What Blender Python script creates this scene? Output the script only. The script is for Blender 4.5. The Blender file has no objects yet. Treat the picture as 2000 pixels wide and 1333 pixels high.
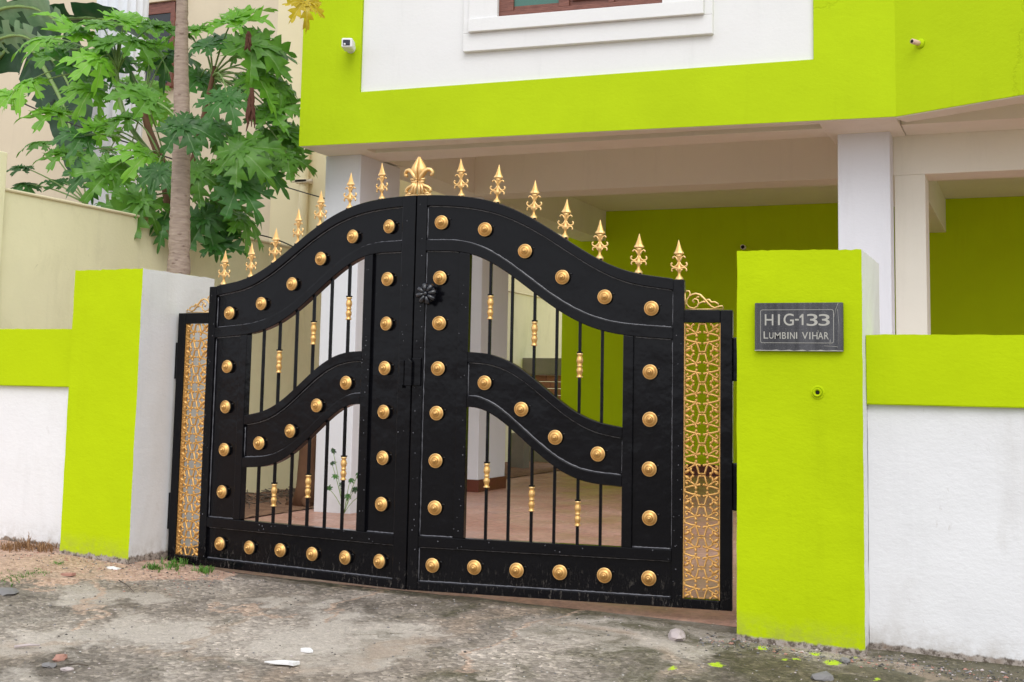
import bpy, bmesh, math, random
import numpy as np
from mathutils import Vector, Matrix, noise as mnoise
sin, cos, pi = math.sin, math.cos, math.pi
rnd = random.Random(7)

# ------------------------------------------------------------------ camera
scene = bpy.context.scene
F_PX, CY_PX = 2459.7, 499.66                       # focal length / principal row of the 2000 px wide photograph
YAW, PITCH, ROLL = 0.395095, 0.10404, 0.0196548
CAM = Vector((2.66238, -5.20658, 1.00331))
_fw = Vector((-sin(YAW) * cos(PITCH), cos(YAW) * cos(PITCH), sin(PITCH)))
_r = Vector((cos(YAW), sin(YAW), 0)); _u = _r.cross(_fw)
CR = cos(ROLL) * _r + sin(ROLL) * _u
CU = -sin(ROLL) * _r + cos(ROLL) * _u
cam_data = bpy.data.cameras.new('camera')
cam = bpy.data.objects.new('camera', cam_data)
scene.collection.objects.link(cam)
cam_data.sensor_width = 36.0
cam_data.lens = F_PX / 2000 * 36.0
cam_data.shift_y = -(666.5 - CY_PX) / 2000
cam_data.clip_start = 0.05
cam_data.clip_end = 3000
M3 = Matrix((CR, CU, -_fw)).transposed()
cam.matrix_world = Matrix.Translation(CAM) @ M3.to_4x4()
scene.camera = cam

# ------------------------------------------------------------------ light
SUN_EL, SUN_AZ = math.radians(46), math.radians(26)   # azimuth from -Y (street side), + towards +X
world = bpy.data.worlds.new('World'); scene.world = world; world.use_nodes = True
wn = world.node_tree.nodes; wl = world.node_tree.links; wn.clear()
wo = wn.new('ShaderNodeOutputWorld'); wb = wn.new('ShaderNodeBackground')
sky = wn.new('ShaderNodeTexSky'); sky.sky_type = 'NISHITA'; sky.sun_disc = False
sun_dir = Vector((sin(SUN_AZ) * cos(SUN_EL), -cos(SUN_AZ) * cos(SUN_EL), sin(SUN_EL)))
sky.sun_elevation = SUN_EL
sky.sun_rotation = math.atan2(sun_dir.x, sun_dir.y)
sky.air_density = 1.3; sky.dust_density = 3.0; sky.ozone_density = 1.0
hs = wn.new('ShaderNodeHueSaturation'); hs.inputs['Saturation'].default_value = 0.22
wb.inputs['Strength'].default_value = 0.13
wl.new(sky.outputs[0], hs.inputs['Color'])
cloud = wn.new('ShaderNodeMix'); cloud.data_type = 'RGBA'; cloud.inputs[0].default_value = 0.72    # even overcast over the clear sky
cloud.inputs[7].default_value = (7.0, 7.25, 7.7, 1); wl.new(hs.outputs[0], cloud.inputs[6]); wl.new(cloud.outputs[2], wb.inputs[0]); wl.new(wb.outputs[0], wo.inputs[0])
sl = bpy.data.lights.new('sun', 'SUN'); sl.energy = 0.7; sl.angle = math.radians(40); sl.color = (1.0, 0.965, 0.91)
so = bpy.data.objects.new('sun', sl); scene.collection.objects.link(so)
so.rotation_euler = sun_dir.to_track_quat('Z', 'Y').to_euler(); so.location = (0, -10, 20)
scene.view_settings.view_transform = 'Standard'; scene.view_settings.look = 'None'
scene.view_settings.gamma = 1; scene.view_settings.use_curve_mapping = False
scene.view_settings.exposure = 0.58
scene.render.engine = 'CYCLES'
scene.cycles.use_denoising = True
scene.cycles.max_bounces = 10; scene.cycles.diffuse_bounces = 8

# ------------------------------------------------------------------ helpers
def ray(x, y):
    return ((x - 1000) / F_PX) * CR - ((y - CY_PX) / F_PX) * CU + _fw
def on(x, y, ax, v):
    d = ray(x, y); t = (v - CAM[ax]) / d[ax]; return CAM + d * t
def onp(x, y, p0, n):
    d = ray(x, y); return CAM + d * ((p0 - CAM).dot(n) / d.dot(n))

def link(o): scene.collection.objects.link(o); return o
def tag(o, label=None, cat=None, group=None, kind=None):
    if label: o['label'] = label
    if cat: o['category'] = cat
    if group: o['group'] = group
    if kind: o['kind'] = kind
    return o
def thing(name, label, cat, loc=(0, 0, 0), rz=0, group=None):
    o = bpy.data.objects.new(name, None); link(o); o.empty_display_size = .1
    o.location = loc; o.rotation_euler = (0, 0, rz)
    return tag(o, label, cat, group)

class MB:
    def __init__(s): s.v = []; s.f = []; s.m = []; s.sm = []
    def add(s, vs, fs, mi=0, smooth=False):
        b = len(s.v); s.v += [tuple(v) for v in vs]
        for f in fs: s.f.append(tuple(b + i for i in f)); s.m.append(mi); s.sm.append(smooth)
        return s
    def box(s, x0, x1, y0, y1, z0, z1, mi=0):
        vs = [(x0, y0, z0), (x1, y0, z0), (x1, y1, z0), (x0, y1, z0), (x0, y0, z1), (x1, y0, z1), (x1, y1, z1), (x0, y1, z1)]
        return s.add(vs, [(0, 3, 2, 1), (4, 5, 6, 7), (0, 1, 5, 4), (1, 2, 6, 5), (2, 3, 7, 6), (3, 0, 4, 7)], mi)
    def tube(s, pts, r, n=6, mi=0, caps=True, flat=1.0, up=None):
        pts = [Vector(p) for p in pts]; N = len(pts)
        rs = r if isinstance(r, (list, tuple)) else [r] * N
        vs = []; prev = None
        for i, p in enumerate(pts):
            t = (pts[min(i + 1, N - 1)] - pts[max(i - 1, 0)])
            if t.length < 1e-9: t = Vector((0, 0, 1))
            t.normalize()
            a = prev if prev is not None else (Vector((0, 1, 0)) if abs(t.y) < .9 else Vector((1, 0, 0)))
            a = (a - t * a.dot(t))
            if a.length < 1e-6: a = t.orthogonal()
            a.normalize(); b = t.cross(a); prev = a
            for k in range(n):
                th = 2 * pi * k / n
                vs.append(p + a * cos(th) * rs[i] * flat + b * sin(th) * rs[i])
        fs = [(i * n + k, i * n + (k + 1) % n, (i + 1) * n + (k + 1) % n, (i + 1) * n + k) for i in range(N - 1) for k in range(n)]
        if caps: fs += [tuple(range(n - 1, -1, -1)), tuple((N - 1) * n + k for k in range(n))]
        return s.add(vs, fs, mi, True)
    def lathe(s, prof, n=12, c=(0, 0, 0), axis='z', mi=0, sx=1, sy=1, smooth=True):
        vs = []
        for r, h in prof:
            for k in range(n):
                a = 2 * pi * k / n; x = r * cos(a) * sx; y = r * sin(a) * sy
                p = (x, y, h) if axis == 'z' else (x, -h, y)
                vs.append((c[0] + p[0], c[1] + p[1], c[2] + p[2]))
        N = len(prof)
        fs = [(i * n + k, i * n + (k + 1) % n, (i + 1) * n + (k + 1) % n, (i + 1) * n + k) for i in range(N - 1) for k in range(n)]
        fs += [tuple(range(n - 1, -1, -1)), tuple((N - 1) * n + k for k in range(n))]
        return s.add(vs, fs, mi, smooth)
    def ball(s, c, r, n=6, mi=0, sy=1):
        prof = [(r * sin(pi * i / 4 if i not in (0, 4) else (.02 if i == 0 else pi - .02)), -r * cos(pi * i / 4)) for i in range(5)]
        return s.lathe(prof, n, c, 'z', mi, 1, sy)
    def prism(s, poly, y0, y1, mi=0):
        """poly: list of (x,z), extruded y0..y1"""
        n = len(poly); vs = [(x, y0, z) for x, z in poly] + [(x, y1, z) for x, z in poly]
        fs = [tuple(range(n)), tuple(range(2 * n - 1, n - 1, -1))] + [(i, (i + 1) % n, n + (i + 1) % n, n + i) for i in range(n)]
        return s.add(vs, fs, mi)
    def band(s, ft, fb, u0, u1, n, y0, y1, mi=0):
        us = [u0 + (u1 - u0) * i / n for i in range(n + 1)]
        vs = []
        for u in us: vs += [(u, y0, ft(u)), (u, y0, fb(u)), (u, y1, ft(u)), (u, y1, fb(u))]
        fs = []
        for i in range(n):
            a, b = 4 * i, 4 * i + 4
            fs += [(a, a + 1, b + 1, b), (a + 2, b + 2, b + 3, a + 3), (a, b, b + 2, a + 2), (a + 1, a + 3, b + 3, b + 1)]
        fs += [(0, 2, 3, 1), (4 * n, 4 * n + 1, 4 * n + 3, 4 * n + 2)]
        return s.add(vs, fs, mi)
    def mesh(s, name, xf=None, recalc=True):
        vs = s.v if xf is None else [xf(v) for v in s.v]
        me = bpy.data.meshes.new(name); me.from_pydata(vs, [], s.f); 
        me.polygons.foreach_set('material_index', s.m); me.polygons.foreach_set('use_smooth', s.sm)
        if recalc:
            bm = bmesh.new(); bm.from_mesh(me); bmesh.ops.recalc_face_normals(bm, faces=bm.faces); bm.to_mesh(me); bm.free()
        me.update(); return me
    def build(s, name, mats, parent=None, bevel=0, xf=None, recalc=True, loc=None):
        me = s.mesh(name, xf, recalc)
        return mk(name, me, mats, parent, bevel, loc)
def mk(name, me, mats, parent=None, bevel=0, loc=None, rot=None):
    if not isinstance(mats, (list, tuple)): mats = [mats]
    if len(me.materials) == 0:
        for m in mats: me.materials.append(m)
    o = bpy.data.objects.new(name, me); link(o)
    if parent: o.parent = parent
    if loc is not None: o.location = loc
    if rot is not None: o.rotation_euler = rot
    if bevel:
        b = o.modifiers.new('Bevel', 'BEVEL'); b.width = bevel; b.segments = 2; b.limit_method = 'ANGLE'; b.angle_limit = math.radians(40)
    return o
def box_obj(name, mat, parent, x0, x1, y0, y1, z0, z1, bevel=.004):
    return MB().box(x0, x1, y0, y1, z0, z1).build(name, mat, parent, bevel)

# ------------------------------------------------------------------ materials
class NT:
    def __init__(s, name):
        s.mat = bpy.data.materials.new(name); s.mat.use_nodes = True
        s.n = s.mat.node_tree.nodes; s.l = s.mat.node_tree.links
        s.b = s.n['Principled BSDF']; s.tc = s.n.new('ShaderNodeTexCoord').outputs['Object']
        s.geo = None
    def pos(s):
        if not s.geo: s.geo = s.n.new('ShaderNodeNewGeometry').outputs['Position']
        return s.geo
    def map(s, vec, scale=(1, 1, 1), loc=(0, 0, 0)):
        m = s.n.new('ShaderNodeMapping'); m.inputs['Scale'].default_value = scale; m.inputs['Location'].default_value = loc
        s.l.new(vec, m.inputs[0]); return m.outputs[0]
    def noise(s, scale, detail=4, rough=.55, vec=None, dist=0, col=False):
        t = s.n.new('ShaderNodeTexNoise'); t.inputs['Scale'].default_value = scale; t.inputs['Detail'].default_value = detail
        t.inputs['Roughness'].default_value = rough; t.inputs['Distortion'].default_value = dist
        s.l.new(vec if vec is not None else s.pos(), t.inputs['Vector']); return t.outputs['Color' if col else 'Fac']
    def vor(s, scale, feature='F1', out='Distance', vec=None, rand=1):
        t = s.n.new('ShaderNodeTexVoronoi'); t.inputs['Scale'].default_value = scale; t.feature = feature
        t.inputs['Randomness'].default_value = rand
        s.l.new(vec if vec is not None else s.pos(), t.inputs['Vector']); return t.outputs[out]
    def ramp(s, fac, stops, interp='LINEAR'):
        r = s.n.new('ShaderNodeValToRGB'); r.color_ramp.interpolation = interp; e = r.color_ramp.elements
        while len(e) < len(stops): e.new(.5)
        for i, (p, c) in enumerate(stops):
            e[i].position = p; e[i].color = (c, c, c, 1) if isinstance(c, (int, float)) else (*c, 1)
        s.l.new(fac, r.inputs[0]); return r.outputs[0]
    def mix(s, fac, a, b, mode='MIX'):
        m = s.n.new('ShaderNodeMix'); m.data_type = 'RGBA'; m.blend_type = mode; m.clamp_factor = True
        for k_, v in ((0, fac), (6, a), (7, b)):
            sock = m.inputs[k_]
            if hasattr(v, 'is_output'): s.l.new(v, sock)
            elif isinstance(v, (int, float)): sock.default_value = v if k_ == 0 else (v, v, v, 1)
            else: sock.default_value = (*v, 1)
        return m.outputs[2]
    def math(s, op, a, b=0, c=None):
        m = s.n.new('ShaderNodeMath'); m.operation = op
        for i, v in enumerate((a, b) if c is None else (a, b, c)):
            if hasattr(v, 'is_output'): s.l.new(v, m.inputs[i])
            else: m.inputs[i].default_value = v
        return m.outputs[0]
    def sep(s, vec):
        x = s.n.new('ShaderNodeSeparateXYZ'); s.l.new(vec, x.inputs[0]); return x.outputs
    def bump(s, h, strength=.3, dist=.01, prev=None):
        b = s.n.new('ShaderNodeBump'); b.inputs['Strength'].default_value = strength; b.inputs['Distance'].default_value = dist
        s.l.new(h, b.inputs['Height'])
        if prev is not None: s.l.new(prev, b.inputs['Normal'])
        return b.outputs[0]
    def out(s, col=None, rough=None, normal=None, metal=None, **kw):
        for k, v in (('Base Color', col), ('Roughness', rough), ('Normal', normal), ('Metallic', metal)):
            if v is None: continue
            if hasattr(v, 'is_output'): s.l.new(v, s.b.inputs[k])
            elif isinstance(v, (tuple, list)): s.b.inputs[k].default_value = (*v, 1)
            else: s.b.inputs[k].default_value = v
        for k, v in kw.items(): s.b.inputs[k.replace('_', ' ')].default_value = v
        return s.mat

def plaster(name, col, var=.06, grain=.5, stain=0, stain_col=(.35, .3, .24), foot=None, crack=False, rough=.75):
    t = NT(name); p = t.pos()
    big = t.noise(1.3, 4, .6)
    c = t.mix(t.ramp(big, [(.3, 0), (.7, 1)]), tuple(x * (1 - var) for x in col), tuple(min(1, x * (1 + var * .5)) for x in col))
    fine = t.noise(60, 4, .7)
    c = t.mix(t.ramp(fine, [(.25, .12), (.5, 0)]), c, tuple(x * .82 for x in col))
    if True:
        st_ = t.ramp(t.noise(2.2, 6, .7, t.map(p, (3.2, 3.2, .35), (2, 5, 1))), [(.55, 0), (.8, 1)])
        c = t.mix(t.math('MULTIPLY', st_, .17), c, tuple(x * .55 for x in col))
    if stain:
        m = t.noise(2.6, 7, .68, t.map(p, (1, 1, .55)), dist=.6)
        c = t.mix(t.math('MULTIPLY', t.ramp(m, [(.50, 0), (.74, 1)]), stain), c, stain_col)
        m2 = t.noise(14, 6, .7, t.map(p, (1, 1, .5)), dist=1.2)
        c = t.mix(t.math('MULTIPLY', t.ramp(m2, [(.64, 0), (.72, 1)]), stain * 1.3), c, stain_col)
    if foot:    # worn paint edge at the foot of a wall: (slope a, offset b, height)
        x, y, z = t.sep(p)[0:3]
        g = t.math('ADD', t.math('MULTIPLY', x, foot[0]), foot[1])
        h = t.math('SUBTRACT', z, g)
        nn = t.noise(22, 7, .75, t.map(p, (1, 1, .35)))
        h = t.math('ADD', h, t.math('MULTIPLY', t.math('SUBTRACT', nn, .5), -.07 * foot[2] / .03))
        peel = t.ramp(h, [(foot[2] * .9, 1), (foot[2] * .9 + .006, 0)])
        under = t.mix(t.ramp(t.noise(38, 5, .7), [(.42, 0), (.55, 1)]), (.13, .105, .085), (.42, .37, .33))
        under = t.mix(t.ramp(t.noise(19, 5, .7), [(.52, 0), (.66, .8)]), under, (.19, .125, .08))
        mud = t.math('MULTIPLY', t.ramp(h, [(foot[2], 1), (foot[2] + .10, 0)]), t.ramp(t.noise(16, 7, .75), [(.40, 0), (.62, 1)]))
        c = t.mix(t.math('MULTIPLY', mud, .38), c, (.26, .20, .12))
        c = t.mix(peel, c, under)
    hb = t.math('ADD', t.math('MULTIPLY', t.noise(38, 5, .65, t.map(p, (.9, .9, 1.4))), .8), t.math('MULTIPLY', t.noise(9, 3, .5, t.map(p, (.8, .8, 1.2))), .9))
    nrm = t.bump(hb, grain * .55, .008)
    if crack:
        w = t.noise(3, 5, .7, col=True)
        vv = t.n.new('ShaderNodeVectorMath'); vv.operation = 'MULTIPLY_ADD'; t.l.new(w, vv.inputs[0]); vv.inputs[1].default_value = (.35, .35, .35); t.l.new(p, vv.inputs[2])
        d = t.vor(.55, 'DISTANCE_TO_EDGE', vec=vv.outputs[0])
        line = t.ramp(d, [(0, 0), (.006, 1)])
        gate = t.ramp(t.sep(p)[0], [(.0, 0), (1.0, 0), (1.0, 1)]) if False else t.math('GREATER_THAN', t.sep(p)[0], 1.35)
        line = t.math('SUBTRACT', 1, t.math('MULTIPLY', t.math('SUBTRACT', 1, line), gate))
        nrm = t.bump(line, .35, .004, nrm)
        c = t.mix(t.math('MULTIPLY', t.math('SUBTRACT', 1, line), .22), c, tuple(x * .6 for x in col))
    return t.out(c, rough, nrm, Specular_IOR_Level=.08)

LIME = (.47, .61, .004)
M = {}
M['lime'] = plaster('lime_paint', LIME, .05, .45)
M['lime_facade'] = plaster('lime_facade_paint', (.47, .63, .010), .08, .5, crack=True)
M['lime_pillar'] = plaster('lime_pillar_paint', LIME, .09, .55, foot=(-.030, .072, .014))
M['lime_inside'] = plaster('lime_inner_wall_paint', (.54, .76, .008), .05, .3)
M['lime_pillar_left'] = plaster('lime_left_pillar_paint', LIME, .05, .55, foot=(-.030, .055, .03))
M['white_left'] = plaster('white_left_wall_paint', (.79, .79, .80), .03, .5, stain=.12, foot=(-.030, .062, .03))
M['white'] = plaster('white_paint', (.80, .80, .81), .03, .3)
M['white_wall'] = plaster('white_wall_paint', (.77, .77, .785), .05, .6, stain=.24, foot=(-.028, .074, .016))
M['white_column'] = plaster('white_column_paint', (.78, .80, .86), .03, .3)
M['ceiling'] = plaster('ceiling_paint', (.86, .84, .75), .04, .2)
M['cream'] = plaster('cream_paint', (.80, .72, .50), .05, .25)
M['cream_wall'] = plaster('cream_boundary_paint', (.88, .84, .57), .07, .35, stain=.25, stain_col=(.38, .36, .18))
M['beige'] = plaster('beige_paint', (.66, .58, .44), .05, .25)

def simple(name, col, rough=.5, metal=0, grain=0, scale=60, var=0, **kw):
    t = NT(name); c = col
    if var: c = t.mix(t.noise(scale * .3, 4, .6), tuple(x * (1 - var) for x in col), tuple(min(1, x * (1 + var)) for x in col))
    nr = t.bump(t.noise(scale, 4, .6), grain, .004) if grain else None
    return t.out(c, rough, nr, metal, **kw)
def black_paint():
    t = NT('black_gloss_paint'); p = t.pos()
    n1 = t.noise(7, 3, .5); n2 = t.noise(55, 5, .7)
    sp = t.ramp(t.vor(70), [(.0, 1), (.02, 1), (.04, 0)])
    gate = t.ramp(t.noise(5, 3, .6), [(.5, 0), (.6, 1)])
    sp = t.math('MULTIPLY', sp, gate)
    c = t.mix(sp, (.004, .004, .0055), (.16, .16, .17))
    z = t.sep(p)[2]
    dust = t.math('MULTIPLY', t.ramp(z, [(.10, 1), (.24, 0)]), t.ramp(t.noise(60, 6, .8, t.map(p, (1, 1, .35))), [(.56, 0), (.66, 1)]))
    c = t.mix(t.math('MULTIPLY', dust, .4), c, (.26, .23, .2))
    r = t.ramp(n2, [(.3, .10), (.7, .2)])
    nr = t.bump(n1, .22, .02); nr = t.bump(n2, .10, .002, nr)
    return t.out(c, r, nr, Specular_IOR_Level=.17)
M['black'] = black_paint()
M['knob'] = simple('black_knob_paint', (.008, .009, .014), .2, 0, .1, 60, Specular_IOR_Level=.8)
M['bead'] = simple('weld_glint_paint', (.10, .10, .115), .25, 0, .2, 90, Specular_IOR_Level=.9)  # greyer than the gate, so the weld beads carry painted glints
M['black_matt'] = simple('black_spacer_paint', (.008, .008, .01), .35, 0, .2, 80)
def gold():
    t = NT('gold_paint'); n = t.noise(140, 4, .6)
    c = t.mix(t.noise(18, 4, .6), (.60, .31, .085), (.86, .52, .18))
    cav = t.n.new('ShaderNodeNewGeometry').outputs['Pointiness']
    c = t.mix(t.ramp(cav, [(.44, 1), (.49, 0)]), c, (.30, .13, .04)); c = t.mix(t.ramp(cav, [(.53, 0), (.60, .6)]), c, (.98, .72, .36))  # crevice shade and edge highlights painted into the gold by pointiness
    ao = t.n.new('ShaderNodeAmbientOcclusion'); ao.inputs['Distance'].default_value = .012; ao.samples = 4
    return t.out(c, .38, t.bump(n, .25, .002), .7, Specular_IOR_Level=.5)
M['gold'] = gold()
def gold_cast():
    t = NT('antique_gold_casting_paint')
    c = t.mix(t.noise(25, 4, .6), (.60, .31, .08), (.86, .52, .18))
    return t.out(c, .45, t.bump(t.noise(160, 4, .6), .3, .002), .55)
M['gold_cast'] = gold_cast()
def granite():
    t = NT('black_granite'); p = t.pos()
    st = t.noise(30, 5, .7, t.map(p, (1, 1, .06)))
    c = t.mix(t.ramp(st, [(.35, 0), (.75, 1)]), (.022, .022, .027), (.085, .085, .095))
    c = t.mix(t.ramp(t.noise(400, 2, .5), [(.6, 0), (.75, .5)]), c, (.3, .3, .3))
    return t.out(c, .42, t.bump(t.noise(90, 3, .6), .15, .002))
M['granite'] = granite()
M['letter'] = simple('pale_engraved_paint', (.42, .41, .37), .7, 0, .2, 90, .12)
M['wood'] = None
def wood():
    t = NT('brown_window_wood'); p = t.pos()
    w = t.noise(12, 6, .65, t.map(p, (1, 1, 9)), dist=.6)
    c = t.mix(t.ramp(w, [(.3, 0), (.7, 1)]), (.10, .03, .02), (.26, .10, .07))
    return t.out(c, .5, t.bump(w, .3, .003))
M['wood'] = wood()
M['glass'] = simple('green_window_glass', (.06, .16, .13), .08, 0)
M['maroon'] = simple('maroon_tile', (.13, .035, .022), .4, 0, .2, 30, .25)
M['pvc'] = simple('pink_pvc', (.72, .48, .40), .45)
M['bore_shade'] = simple('dark_bore_shade', (.01, .008, .006), .9)  # near-black discs paint the shade inside the pipe mouths
M['camera_white'] = simple('white_plastic', (.78, .78, .80), .35)
M['lens'] = simple('dark_lens', (.012, .012, .03), .08)
M['cable'] = simple('dark_cable', (.02, .02, .02), .6)
M['paper'] = simple('white_plastic_scrap', (.85, .85, .85), .5, 0, .5, 120, .1)

def floor_mat():
    t = NT('red_oxide_floor'); p = t.pos()
    n = t.noise(1.6, 6, .65); n2 = t.noise(30, 5, .7)
    c = t.mix(t.ramp(n, [(.3, 0), (.7, 1)]), (.47, .235, .175), (.65, .41, .335))
    c = t.mix(t.ramp(n2, [(.35, .5), (.6, 0)]), c, (.17, .09, .075))
    sp = t.math('MULTIPLY', t.ramp(t.vor(24, vec=t.map(p, (1, .35, 1))), [(.09, 1), (.15, 0)]), t.ramp(t.noise(3, 4, .7), [(.5, 0), (.6, 1)]))
    c = t.mix(sp, c, (.85, .82, .8))
    wet = t.ramp(t.noise(2.2, 4, .6), [(.4, .3), (.62, .6)])
    return t.out(c, wet, t.bump(n2, .2, .006))
M['floor'] = floor_mat()
def soil_mat():
    t = NT('reddish_soil'); n = t.noise(9, 8, .75); n2 = t.noise(60, 5, .75)
    c = t.mix(t.ramp(n, [(.3, 0), (.7, 1)]), (.16, .08, .05), (.40, .23, .14))
    c = t.mix(t.ramp(n2, [(.3, .6), (.55, 0)]), c, (.06, .04, .03))
    return t.out(c, .95, t.bump(t.math('ADD', n, n2), .8, .02))
M['soil'] = soil_mat()
def street_mat():
    t = NT('stained_street_concrete'); p = t.pos(); X, Y, Z = t.sep(p)[0:3]
    vv = t.n.new('ShaderNodeVectorMath'); vv.operation = 'MULTIPLY_ADD'
    t.l.new(t.noise(1.7, 5, .6, col=True), vv.inputs[0]); vv.inputs[1].default_value = (.9, .9, 0); t.l.new(p, vv.inputs[2])
    w = vv.outputs[0]
    base = t.noise(1.1, 8, .68, w)
    c = t.mix(t.ramp(base, [(.38, 0), (.5, .5), (.62, 1)]), (.15, .125, .10), (.52, .45, .385))
    # smoother pale cement skins
    pale = t.ramp(t.noise(1.5, 6, .55, t.map(w, (1, 1, 1), (4, 2, 0))), [(.50, 0), (.57, 1)])
    c = t.mix(t.math('MULTIPLY', pale, .8), c, (.56, .50, .435))
    # greenish black moss film, stronger to the right
    mg = t.math('ADD', t.noise(2.3, 8, .75, t.map(w, (1, 1, 1), (9, 5, 0))), t.math('MULTIPLY', X, .075))
    moss = t.ramp(mg, [(.53, 0), (.68, 1)])
    # damp dark line along the foot of the gate
    damp = t.math('MULTIPLY', t.ramp(t.math('ADD', Y, t.math('MULTIPLY', t.math('SUBTRACT', t.noise(6, 5, .7), .5), .25)), [(-.10, 0), (.02, 1)]), .6)
    c = t.mix(damp, c, (.10, .08, .055))
    c = t.mix(t.math('MULTIPLY', moss, .85), c, (.075, .07, .03))
    # brown earth wash
    br = t.ramp(t.noise(1.3, 7, .65, t.map(w, (1, 1, 1), (1, 12, 0))), [(.50, 0), (.66, 1)])
    c = t.mix(t.math('MULTIPLY', br, .5), c, (.24, .185, .13))
    # sandy reddish soil against the left wall
    sx = t.math('ADD', t.math('MULTIPLY', X, -.9), t.math('MULTIPLY', Y, .9))
    sx = t.math('ADD', sx, t.math('MULTIPLY', t.math('SUBTRACT', t.noise(2.2, 8, .7, w), .5), 2.6))
    sand = t.ramp(sx, [(.95, 0), (1.25, 1)])
    nsn = t.noise(34, 6, .75)
    sandc = t.mix(t.ramp(nsn, [(.3, 0), (.6, 1)]), (.32, .20, .14), (.66, .46, .35))
    c = t.mix(sand, c, sandc)
    # tan joint lines
    ed = t.vor(.62, 'DISTANCE_TO_EDGE', vec=t.map(w, (1, 1, 1), (.3, .15, 0)))
    jn = t.math('MULTIPLY', t.ramp(ed, [(.008, 1), (.022, 0)]), t.ramp(t.noise(3, 3, .5), [(.4, 0), (.55, .8)]))
    c = t.mix(t.math('MULTIPLY', jn, .7), c, (.42, .32, .24))
    # soil filled joints between the cement skins
    for (ax_, ay_, bx_, by_) in JOINTS:
        lx, ly = bx_ - ax_, by_ - ay_; L_ = math.hypot(lx, ly); ux, uy = lx / L_, ly / L_
        wx, wy = t.sep(w)[0:2]; dx_ = t.math('SUBTRACT', wx, ax_ + .45); dy_ = t.math('SUBTRACT', wy, ay_ + .45)
        al_ = t.math('ADD', t.math('MULTIPLY', dx_, ux), t.math('MULTIPLY', dy_, uy))
        ac = t.math('ABSOLUTE', t.math('ADD', t.math('MULTIPLY', dx_, -uy), t.math('MULTIPLY', dy_, ux)))
        e_ = t.math('MAXIMUM', t.math('MULTIPLY', al_, -1), t.math('SUBTRACT', al_, L_))
        dd = t.math('ADD', t.math('MAXIMUM', ac, e_), t.math('MULTIPLY', t.math('SUBTRACT', t.noise(24, 5, .75), .5), .06))
        c = t.mix(t.math('MULTIPLY', t.ramp(dd, [(.008, 1), (.024, 0)]), .8), c, (.50, .36, .27))
    # aggregate: exposed grains
    ag = t.vor(60, out='Color'); agd = t.vor(60)
    aggc = t.ramp(t.sep(ag)[0], [(.0, .28), (.5, .8), (.85, 1.3), (1, 2.2)])
    rough_zone = t.math('SUBTRACT', 1, t.math('MULTIPLY', pale, .75))
    c2 = t.mix(1.0, c, aggc, 'MULTIPLY')
    c = t.mix(t.math('MULTIPLY', t.math('MULTIPLY', rough_zone, t.math('SUBTRACT', 1, t.math('MULTIPLY', sand, .6))), .48), c, c2)
    fn = t.noise(140, 5, .8)
    c = t.mix(t.ramp(fn, [(.3, .55), (.5, 0)]), c, (.04, .035, .03))
    # white paint specks
    spk = t.math('MULTIPLY', t.ramp(t.vor(16), [(.05, 1), (.075, 0)]), t.ramp(t.noise(4, 3, .6), [(.48, 0), (.55, 1)]))
    c = t.mix(spk, c, (.75, .74, .72))
    # spilt lime paint
    for (sx_, sy_, r_) in LIME_SPOTS:
        d = t.math('SQRT', t.math('ADD', t.math('POWER', t.math('SUBTRACT', X, sx_), 2), t.math('MULTIPLY', t.math('POWER', t.math('SUBTRACT', Y, sy_), 2), .5)))
        d = t.math('ADD', d, t.math('MULTIPLY', t.math('SUBTRACT', t.noise(42, 5, .8), .5), .075))
        c = t.mix(t.ramp(d, [(r_ * .68, 1), (r_ * .85, 0)]), c, (.50, .68, .03))
    h = t.math('ADD', t.math('MULTIPLY', t.math('MULTIPLY', agd, rough_zone), -.9), t.math('MULTIPLY', t.noise(26, 7, .75), 1.0))
    nr = t.bump(h, .75, .012); nr = t.bump(t.noise(5, 5, .6), .5, .03, nr)
    return t.out(c, .82, nr, Specular_IOR_Level=.3)
def gp(x, y, z=.02):
    p = on(x, y, 2, z); return (p.x, p.y)
LIME_SPOTS = [(*gp(1626, 1293, 0), .035), (*gp(1592, 1281, 0), .02), (*gp(1490, 1262, .02), .028), (*gp(1400, 1296, 0), .03), (*gp(1312, 1300, 0), .016),
              (*gp(1532, 1290, 0), .015), (*gp(1555, 1289, 0), .012), (*gp(1712, 1318, 0), .012), (*gp(1670, 1285, 0), .008)]
JOINTS = [(*gp(250, 1135, .02), *gp(100, 1240, .0)), (*gp(420, 1190, .0), *gp(560, 1210, .0)), (*gp(640, 1215, .0), *gp(745, 1160, .02)), (*gp(880, 1300, 0), *gp(1150, 1215, .0))]
M['street'] = street_mat()

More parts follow.
